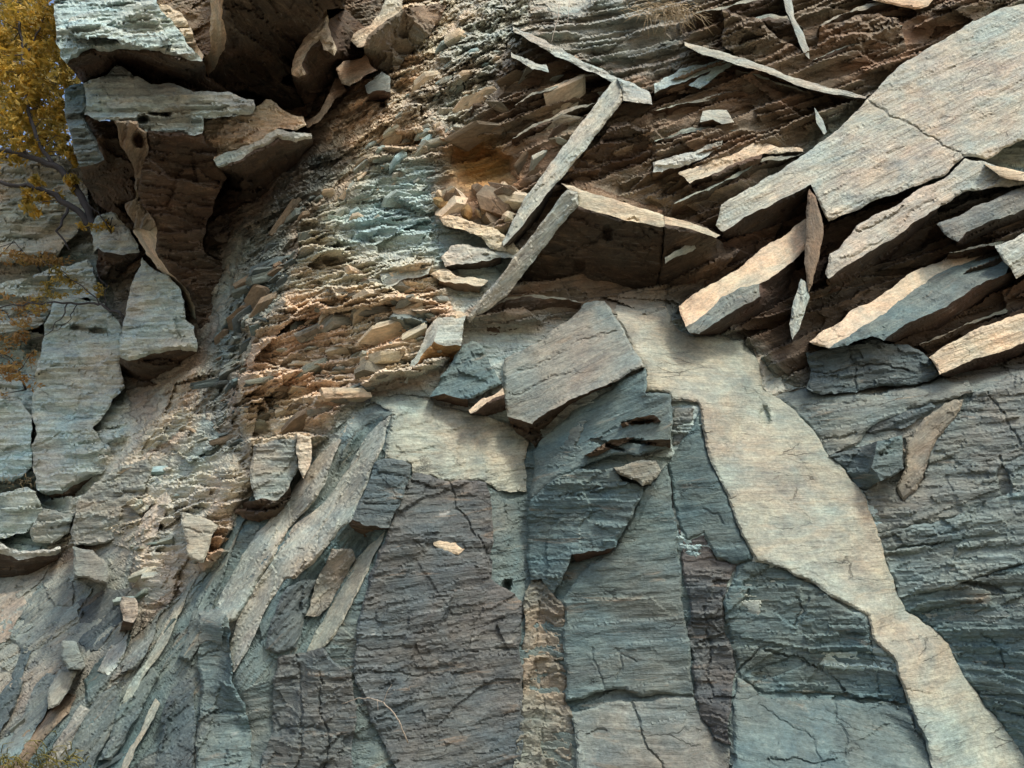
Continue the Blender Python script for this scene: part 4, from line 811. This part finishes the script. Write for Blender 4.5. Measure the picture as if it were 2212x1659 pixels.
# ---- more of the far left wall
rock('rock_block', 'flat teal block at the left edge, level with the foot of the wide pillar', 'rock block', [
 ('face','teal','massive',2,(-2.9,.1,.05),"-60,865 0,860 42,866 70,900 66,962 70,1008 30,1040 -60,1042")])
rock('rock_block', 'banded block at the left edge, between dry grass line and thin dark ledge', 'rock block', [
 ('face','teal','massive',4,(-2.5,.1,.05),"-60,1062 60,1052 78,1062 92,1100 62,1148 0,1164 -60,1160")])
rock('rock_block', 'small grey teal block tucked under the brown toe of the wide pillar', 'rock block', [
 ('face','mid','massive',3,(-2.2,.1,.05),"95,1097 140,1110 162,1110 150,1150 112,1174 72,1170 64,1150")])
rock('rock_block', 'banded slate wall block under the undercut foot of the tall pillar', 'rock block', [
 ('face','mid','slate',6,(-1.7,.25,.05),"168,1080 205,1042 245,1016 318,990 330,1010 314,1060 302,1130 236,1170 162,1180 152,1150 164,1108",1.3)], cracks=[("170,1100 240,1080 310,1060",.1)])
rock('rock_block', 'sandy upper block of the far left wall, behind the dark limbs of the golden tree', 'rock block', [
 ('face','pale','massive',0,(-3.9,.1,.05),"-60,350 60,345 132,350 190,402 192,470 122,560 20,570 -60,560",1.3)])
rock('rock_block', 'teal block of the far left wall behind the bare shrub', 'rock block', [
 ('face','teal','massive',0,(-3.4,.1,.05),"60,600 120,580 190,560 206,600 215,650 165,643 115,650 92,700 40,720 -60,715 -60,610",1.3)])

rock('rock_block', 'bulging teal knob block at the top left corner of the overhang face', 'rock block', [
 ('face','teal','massive',10,(1.5,.0,.2),"150,40 205,20 262,18 330,30 352,60 372,96 340,104 300,104 262,100 250,84 215,80 170,84 145,70",1.2)], rough=1.2, back=.4)
rock('rock_block', 'buff upper corner block beside the pale ridge, over the dark bellies', 'rock block', [
 ('face','buff','massive',20,(1.1,.0,.2),"338,5 365,12 392,28 412,60 425,96 440,120 437,132 420,112 395,75 372,45 350,25",1.0)], back=.4)

# ---- small leaning slabs that fill the lower left
for lab, c, s in [
 ('grey slab leaning just left of the brownish slab, lower left', 'grey', "95,1452 126,1460 60,1602 20,1690 -20,1690 40,1562"),
 ('dark slate slab leaning at the left edge, above the grass corner', 'slate', "0,1500 45,1396 70,1402 50,1472 10,1562 -30,1620 -40,1560"),
 ('teal slab leaning between the small square teal plate and the cream rib', 'teal', "210,1450 240,1390 275,1340 302,1318 272,1402 236,1466"),
 ('grey slab hugging the lower edge of the pale cream rib', 'grey', "262,1452 300,1392 330,1342 352,1316 330,1382 292,1446"),
 ('olive grey slab leaning above the plain teal slab', 'mid', "150,1560 174,1522 196,1532 150,1622 108,1690 70,1690"),
 ('dark slab standing left of the dark teal square edged pillar', 'slate', "350,1542 386,1472 420,1462 424,1560 420,1690 322,1690"),
 ('blue slab above the small cream tipped rib slab', 'blue', "250,1540 300,1472 330,1440 345,1462 318,1506 280,1572 240,1642 212,1642"),
 ('pale streaked slab left of the pale cracked plate', 'pale', "292,1152 330,1082 360,1062 372,1082 340,1152 312,1212 290,1212"),
 ('broad grey slab under the thin dark ledge, left of the teal plate', 'grey', "60,1292 128,1222 156,1256 160,1332 112,1376 50,1402 20,1382"),
 ('weathered slab at the left edge, just under the thin dark ledge', 'mid', "-60,1290 0,1282 50,1272 60,1302 20,1382 -20,1402 -60,1400"),
 ('purple grey slab between the square teal plate and the teal leaning slab', 'purple', "165,1300 230,1270 285,1270 262,1340 215,1412 190,1432 168,1386"),
 ('teal streaked slab right of the broad leaning slab, below the rusty underside', 'mid', "690,1240 716,1186 760,1186 768,1206 742,1250 716,1300 690,1330 660,1330"),
 ('dark ribbed slab between the broad leaning slab and the orange stained slab', 'slate', "620,1268 650,1254 684,1252 656,1336 640,1402 600,1412 574,1402 596,1320"),
]:
    rock('leaning_slab', lab, 'leaning slab', [('face', c, 'slate', 48, ('w', .06), s, 1.1)], rough=.9)
# ------------------------------------------------------------------ plants
def leaf_mat(name, c1, c2, trans=.35):
    m = bpy.data.materials.new(name); m.use_nodes = True; nt = m.node_tree; N = nt.nodes; L = nt.links; b = N['Principled BSDF']
    g = N.new('ShaderNodeTexNoise'); g.inputs['Scale'].default_value = 4.5; g.inputs['Detail'].default_value = 8
    tc = N.new('ShaderNodeTexCoord'); L.new(tc.outputs['Object'], g.inputs['Vector'])
    r = N.new('ShaderNodeValToRGB'); r.color_ramp.elements[0].position = .36; r.color_ramp.elements[1].position = .64
    r.color_ramp.elements[0].color = (*c1,1); r.color_ramp.elements[1].color = (*c2,1)
    L.new(g.outputs['Fac'], r.inputs[0]); L.new(r.outputs[0], b.inputs['Base Color']); b.inputs['Roughness'].default_value = .6
    t = N.new('ShaderNodeBsdfTranslucent'); L.new(r.outputs[0], t.inputs['Color']); x = N.new('ShaderNodeMixShader'); x.inputs[0].default_value = trans
    L.new(b.outputs[0], x.inputs[1]); L.new(t.outputs[0], x.inputs[2]); L.new(x.outputs[0], N['Material Output'].inputs['Surface']); return m
GOLD = leaf_mat('golden_leaf', (.27,.21,.035), (.66,.42,.06)); OLIVE = leaf_mat('olive_leaf', (.17,.15,.04), (.48,.33,.06)); STRAW = leaf_mat('straw', (.33,.24,.12), (.52,.40,.22), .15)
RUSTL = leaf_mat('rusty_leaf', (.30,.16,.05), (.42,.28,.09)); MOSS = leaf_mat('moss_green', (.12,.12,.03), (.32,.27,.06))
def bark_mat(name, c):
    m = bpy.data.materials.new(name); m.use_nodes = True; nt = m.node_tree; N = nt.nodes; L = nt.links; b = N['Principled BSDF']; b.inputs['Roughness'].default_value = .9
    n = N.new('ShaderNodeTexNoise'); n.inputs['Scale'].default_value = 18; n.inputs['Detail'].default_value = 6
    r = N.new('ShaderNodeValToRGB'); r.color_ramp.elements[0].color = (c[0]*.5,c[1]*.5,c[2]*.5,1); r.color_ramp.elements[1].color = (c[0]*1.5,c[1]*1.5,c[2]*1.5,1)
    L.new(n.outputs['Fac'], r.inputs[0]); L.new(r.outputs[0], b.inputs['Base Color'])
    bp = N.new('ShaderNodeBump'); bp.inputs['Distance'].default_value = .02; L.new(n.outputs['Fac'], bp.inputs['Height']); L.new(bp.outputs[0], b.inputs['Normal']); return m
BARK = bark_mat('bark', (.045,.042,.04)); TWIG = bark_mat('twig_bark', (.34,.29,.22))
def tubes(paths, sides=6):
    V, F = [], []
    for pts, rad in paths:
        pts = [Vector(p) for p in pts]; base = len(V); n = len(pts)
        for i, p in enumerate(pts):
            d = (pts[min(i+1,n-1)]-pts[max(i-1,0)]).normalized(); u = d.cross(Vector((.3,.9,.2))).normalized(); v = d.cross(u)
            for k in range(sides):
                a = 2*math.pi*k/sides; V.append(tuple(p+(u*math.cos(a)+v*math.sin(a))*rad[i]))
        for i in range(n-1):
            for k in range(sides): F.append((base+i*sides+k, base+i*sides+(k+1)%sides, base+(i+1)*sides+(k+1)%sides, base+(i+1)*sides+k))
        F.append(tuple(base+(n-1)*sides+k for k in range(sides))); F.append(tuple(base+k for k in reversed(range(sides))))
    return V, F
def px(x, y, h): return place(np.array([[x, y]], float), [h])[0]
def limb(s, r0, r1, rnd, wob=.03):
    c = parse(s); P = [px(*p) for p in c]; out = []
    for a, b in zip(P, P[1:]):
        for t in (0, .25, .5, .75): out.append(a+(b-a)*t+np.array([rnd.uniform(-wob, wob) for _ in range(3)]))
    out.append(P[-1]); n = len(out); return out, [r0+(r1-r0)*i/(n-1) for i in range(n)]
def leaves(cen, size, rnd, curl=.3):
    V, F = [], []
    for c, s in zip(cen, size):
        n = Vector((rnd.gauss(0,1), rnd.gauss(0,1), rnd.gauss(0,1)+.4)).normalized(); u = n.orthogonal().normalized(); u.rotate(__import__('mathutils').Quaternion(n, rnd.uniform(0,6.28))); v = n.cross(u)
        c = Vector(c); k = len(V); w_ = rnd.uniform(.28,.42)
        V += [tuple(c-u*s), tuple(c+v*s*w_*1.2+n*s*curl*.5-u*s*.1), tuple(c+u*s-n*s*curl*.4), tuple(c-v*s*w_*1.2+n*s*curl*.5-u*s*.1)]
        F += [(k,k+1,k+2), (k,k+2,k+3)]
    return np.array(V), np.array(F)
def tree(name, label, cat, limbs, blobs, n, lsize, mat, seed, bark=BARK, group=None):
    """limbs: sight-line paths with depth; blobs: (x, y, h, rx, ry, rd) leafy clouds in metres round a point"""
    rnd = random.Random(seed); root = bpy.data.objects.new(name, None); SC.collection.objects.link(root); meta(root, label, cat, group)
    paths = [limb(s, a, b, rnd) for s, a, b in limbs]; org = np.array(paths[0][0][0]); root.location = org; root.empty_display_size = .3
    tw = []
    cen, sz = [], []
    tot = sum(b[3]*b[4] for b in blobs)
    for (x, y, h, rx, ry, rd) in blobs:
        c = px(x, y, h); m = int(n*rx*ry/tot); sub = [(rnd.gauss(0,.55), rnd.gauss(0,.5), rnd.gauss(0,.55)) for _ in range(max(5, m//26))]
        for q in sub[:len(sub)//2]:
            e = c+np.array([q[0]*rx, q[1]*rd, q[2]*ry]); src = min((p for pp in paths for p in pp[0]), key=lambda p: np.linalg.norm(p-e))
            if np.linalg.norm(e-src) < 2.2:
                mid = (e+src)/2+np.array([rnd.uniform(-.1,.1), rnd.uniform(-.1,.1), rnd.uniform(-.02,.14)]); tw.append(([src, mid, e], [.012,.008,.003]))
        for _ in range(m):
            q = rnd.choice(sub); sp = .13
            cen.append(c+np.array([(q[0]+rnd.gauss(0,sp))*rx, (q[1]+rnd.gauss(0,sp))*rd, (q[2]+rnd.gauss(0,sp))*ry])); sz.append(lsize*rnd.uniform(.55,1.2))
    V, F = tubes(paths[:1]); mesh_obj('trunk', np.array(V)-org, F, bark, parent=root)
    if len(paths) > 1:
        for p in paths[1:]:
            V, F = tubes([p]); mesh_obj('branch', np.array(V)-org, F, bark, parent=root)
    if tw and len(tw) <= 40:
        for q in tw: V, F = tubes([q], 4); mesh_obj('twig', np.array(V)-org, F, bark, parent=root)
    elif tw: V, F = tubes(tw, 4); o = mesh_obj('twigs', np.array(V)-org, F, bark, parent=root); o['kind'] = 'stuff'
    V, F = leaves(cen, sz, rnd); mesh_obj('crown', V-org, F, mat, parent=root, smooth=False); return root
tree('golden_tree', 'golden leaved tree rooted on the ledge beside the overhang, at the upper left edge', 'tree',
 [("205,492,-3.2 190,455,-3.1 160,395,-3.0 118,358,-2.9 60,338,-2.8 -30,318,-2.7 -160,280,-2.6", .095, .04), ("205,492,-3.2 150,445,-3.0 110,418,-2.9 60,402,-2.8 0,394,-2.7 -80,380,-2.6", .075, .03),
  ("118,358,-2.9 90,320,-2.8 60,240,-2.7 50,120,-2.6 40,20,-2.6 30,-80,-2.6", .05, .02), ("60,338,-2.8 20,280,-2.7 -30,200,-2.6 -60,90,-2.6", .04, .015), ("50,120,-2.6 90,60,-2.7 110,-20,-2.7", .025, .01), ("150,445,-3.0 125,500,-2.9 150,540,-3.0", .03, .015)],
 [(70,60,-2.7,.75,1.1,.8),(40,170,-2.6,.8,.8,.8),(90,240,-2.8,.5,.5,.5),(30,290,-2.6,.55,.5,.6),(-90,120,-2.6,1.1,1.6,1.0),(-120,320,-2.6,.9,.7,.8),(100,-60,-2.7,.9,.8,.8),(125,300,-2.9,.25,.3,.3),(135,255,-2.9,.22,.25,.3),(160,335,-3.0,.2,.3,.3),(70,425,-2.8,.5,.3,.4),(150,400,-2.95,.2,.25,.3)], 8000, .1, GOLD, 3)
tree('olive_tree', 'olive green tree standing farther back behind the golden tree, in the upper left corner', 'tree',
 [("-60,520,-6.5 -40,300,-6.3 0,150,-6.2 30,0,-6.2 40,-120,-6.2", .14, .05), ("0,150,-6.2 60,90,-6.2 110,40,-6.3", .05, .02), ("-40,300,-6.3 30,240,-6.2 90,200,-6.3", .05, .02)],
 [(60,60,-6.2,1.2,1.4,1.0),(70,210,-6.2,1.1,1.1,1.0),(20,300,-6.2,1.2,.6,.9),(110,130,-6.4,.8,1.0,.8),(100,280,-6.4,.9,.6,.8),(0,0,-6.6,1.4,1.2,1),(130,20,-6.6,.8,1.2,1),(140,160,-6.5,.6,.8,.8),(10,335,-6.3,.8,.5,.8),(125,250,-6.3,.5,.7,.8),(-80,150,-6.2,1.6,2.2,1.2),(60,-80,-6.2,1.4,1.2,1.0)], 12000, .12, OLIVE, 5)
tree('bare_shrub', 'nearly bare shrub leaning left from the pillar ledge, with long dark branches', 'shrub',
 [("270,684,-2.3 240,668,-2.3 215,657,-2.3 165,655,-2.3 100,655,-2.3 50,658,-2.3 -20,662,-2.3", .028, .012), ("215,657,-2.3 180,618,-2.3 130,585,-2.4 90,560,-2.4", .014, .005), ("145,656,-2.3 130,690,-2.3 105,720,-2.3 68,735,-2.3", .012, .004), ("228,662,-2.3 228,620,-2.3 200,580,-2.3", .01, .004), ("165,655,-2.3 150,690,-2.3 120,715,-2.3", .01, .004)],
 [(165,625,-2.3,.5,.25,.3),(110,600,-2.4,.45,.3,.3),(60,640,-2.3,.4,.3,.3)], 420, .05, OLIVE, 8)
for i, (x, y, h, rx, ry, n, mt, lab) in enumerate([
 (70,565,-3.6,.75,.22,620,RUSTL,'rust coloured shrub spread along the upper ledge of the far left wall'),
 (30,700,-3.2,.55,.45,520,RUSTL,'rust coloured shrub at the left edge, level with the bare branches'),
 (30,800,-2.9,.6,.4,420,RUSTL,'lowest rusty shrub at the left edge, beside the wide pillar'),
 (225,480,-2.7,.3,.18,200,GOLD,'small golden shrub where the tree is rooted on the ledge')]):
    tree('leafy_shrub', lab, 'shrub', [(f"{x+25},{y+40},{h-.3} {x+10},{y+10},{h} {x-15},{y-20},{h} {x-40},{y-45},{h}", .02, .006), (f"{x+10},{y+10},{h} {x+30},{y-25},{h}", .012, .004)],
         [(x,y,h,rx,ry,.35)], n, .055, mt, 20+i)
def tuft(name, label, cat, x, y, h, n, ln, up, mat, seed, spread=.25, parts=1):
    rnd = random.Random(seed); o = px(x, y, h); paths = []
    for _ in range(n):
        a = np.array([rnd.gauss(0, spread), rnd.uniform(-.08,.08), rnd.gauss(0, spread*.35)]); l = ln*rnd.uniform(.4,1.2); d = np.array([rnd.gauss(0,.45), -rnd.uniform(.1,.8), up*rnd.uniform(.3,1.1)])*l
        paths.append(([a, a+d*.5+np.array([0,0,.06*l]), a+d+np.array([rnd.gauss(0,.05),0,-.25*l])], [.006,.005,.002]))
    V, F = tubes(paths, 3); ob = mesh_obj(name, V, F, mat); ob.location = o; meta(ob, label, cat); return ob
tuft('grass_tuft', 'dry orange straw tuft hanging in the brown rubble near the top edge', 'dry grass', 1440, 25, -.15, 190, .75, -.9, STRAW, 1, .28)
tuft('grass_tuft', 'dry roots and straw on top of the biggest pale boulder', 'dry grass', 300, 5, -.75, 70, .35, .2, STRAW, 2, .3)
tuft('grass_tuft', 'small dry grass line on a ledge of the far left wall', 'dry grass', 48, 1046, -2.7, 50, .16, .8, STRAW, 3, .25)
tuft('grass_tuft', 'green and yellow grass clump in the bottom left corner', 'grass', 112, 1652, .2, 90, .17, .8, MOSS, 4, .22)
tuft('grass_tuft', 'yellowish grass clump at the very corner, bottom left', 'grass', 12, 1656, .3, 70, .17, .8, MOSS, 5, .15)
def twig(label, limbs, seed):
    rnd = random.Random(seed); ps = [limb(s, a, b, rnd, .006) for s, a, b in limbs]; org = np.array(ps[0][0][0]); V, F = tubes(ps, 5)
    o = mesh_obj('dry_twig', np.array(V)-org, F, TWIG); o.location = org; meta(o, label, 'twig'); return o
twig('dry forked twig arching over the purple slate panel, bottom centre', [("882,1605,.62 865,1565,.75 848,1535,.8 828,1518,.8 800,1508,.75 775,1508,.7 738,1520,.6", .008, .004), ("828,1518,.8 836,1495,.85 846,1478,.85", .004, .002), ("815,1511,.78 817,1535,.78", .003, .002)], 1)
twig('long drooping dry stem hanging over the teal rail, top centre', [("1208,8,0 1206,35,.2 1198,65,.3 1190,92,.3", .008, .004), ("1230,0,0 1228,30,.2 1225,60,.3", .006, .003)], 2)
# ------------------------------------------------------------------ loose shale flakes and stones
def chip(seed, flat):
    """angular broken piece: a many-cornered slab with slanting, chipped sides"""
    rnd = random.Random(seed); n = rnd.randint(4, 6); ph = rnd.uniform(0, 6.28); ring = []
    for i in range(n):
        a = ph + 2*math.pi*(i+rnd.uniform(-.32,.32))/n; q = rnd.uniform(.75, 1.1); ring.append((math.cos(a)*q, math.sin(a)*q*.85))
    sx, sy = rnd.uniform(-.22,.22), rnd.uniform(-.22,.22); tz = (rnd.uniform(-.25,.25), rnd.uniform(-.25,.25)); V, F = [], []
    lev = [(-.5,.92),(-.08,1.0),(-.05,.9),(.5,.86)] if flat else [(-.75,.7),(-.1,1.02),(.7,.72)]
    for z, s in lev:
        for x, y in ring:
            V.append(((x+sx*z)*s*rnd.uniform(.94,1.04), (y+sy*z)*s*rnd.uniform(.94,1.04), z+(x*tz[0]+y*tz[1])*(z > 0)))
    for k in range(len(lev)-1):
        for i in range(n): F.append((k*n+i, k*n+(i+1)%n, (k+1)*n+(i+1)%n, (k+1)*n+i))
    F.append(tuple(reversed(range(n)))); F.append(tuple((len(lev)-1)*n+i for i in range(n)))
    return V, F
def scatter(name, label, cat, group, region, n, size, thick, cols, ang, seed, flat=True, tilt=22, out=.05):
    rnd = random.Random(seed); protos = {}; poly = parse(region); xs = [p[0] for p in poly]; ys = [p[1] for p in poly]; k = 0
    while k < n:
        x, y = rnd.uniform(min(xs), max(xs)), rnd.uniform(min(ys), max(ys))
        if not inside(np.array([[x, y]]), poly)[0]: continue
        key = (rnd.randrange(9), rnd.choice(cols))
        if key not in protos:
            V, F = chip(seed*31+key[0], flat); V = np.array(V)
            protos[key] = mesh_obj(name, V, F, ROCK, np.tile(np.array(PAL[key[1]]), (len(V),1)), V*.25+key[0]*3.1, smooth=False); o = protos[key]
        else:
            o = protos[key].copy(); SC.collection.objects.link(o)
        s = size*rnd.choice([.35,.45,.6,.75,.9,1.1,1.5,2.2]); o.location = place(np.array([[x,y]]), [base_h_at(x,y)+out*rnd.uniform(-.5,.7)])[0]
        o.scale = (s*rnd.uniform(.9,1.6), s*rnd.uniform(.6,1.0), s*thick*rnd.uniform(.6,1.6))
        o.rotation_euler = (math.radians(rnd.uniform(-tilt-4, tilt-4)), math.radians(-ang+rnd.uniform(-tilt,tilt)*rnd.choice([.4,.8,1.4])), math.radians(rnd.uniform(-180,180) if not flat else rnd.uniform(-40,40)))
        meta(o, label, cat, group); k += 1
scatter('shale_flake', 'buff shale flake jutting out of the crumbly central slope', 'shale flake', 'shale flakes of the crumbly slope', "560,800 700,580 900,590 1000,660 930,700 900,780 760,860 660,960 560,1030", 120, .13, .36, ['buff','buff','sand','cream','tan','dusk','mid'], 12, 1)
scatter('shale_chip', 'grey shale chip lodged in the upper slope right of the overhang', 'shale chip', 'shale flakes of the upper slope', "700,420 860,200 990,60 1090,120 960,300 900,420 760,520", 80, .11, .36, ['pale','teal','buff'], 35, 2)
scatter('loose_stone', 'loose orange brown stone packed under the ochre hollow', 'stone', 'loose stones under the ochre hollow', "930,420 990,405 1080,405 1110,420 1100,470 1040,480 960,462", 34, .16, .6, ['ochre','tan','buff'], 0, 3, False, 40, .08)
scatter('shale_shard', 'thin brown shale shard in the layered recess between hollow and blade', 'shale shard', 'shale splinters of the recess', "960,270 1110,140 1320,190 1250,260 1150,380 1100,330", 34, .24, .16, ['tan','pale','buff','brown'], 26, 4)
scatter('shale_splinter', 'small dark shale splinter in the shaded gully beside the overhang', 'shale splinter', 'shale splinters of the gully', "480,700 560,560 660,420 700,430 620,600 560,760 520,980 470,960", 90, .16, .3, ['grey','slate','tan'], 30, 5)
# ------------------------------------------------------------------ ground
g = 60; me_v = [(-g*3,-g*3,0),(g*3,-g*3,0),(g*3,g*3,0),(-g*3,g*3,0)]
gm = bark_mat('soil', (.20,.16,.115)); o = mesh_obj('ground', me_v, [(0,1,2,3)], gm); meta(o, kind='structure')

scatter('shale_fragment', 'pale shale fragment in the crumbly slope under the undercut pillar', 'shale fragment', 'shale blocks of the lower slope', "300,960 420,880 500,1000 430,1130 440,1240 300,1300 180,1400 100,1380 150,1220", 26, .12, .3, ['pale','buff','sand','teal'], 8, 6)
scatter('slate_splinter', 'bluish slate splinter among the leaning slabs of the lower left', 'slate splinter', 'slate splinters of the lower left', "0,1440 200,1420 330,1340 470,1340 430,1560 560,1500 560,1659 0,1659", 8, .13, .3, ['blue','grey','slate','mid'], 50, 7)
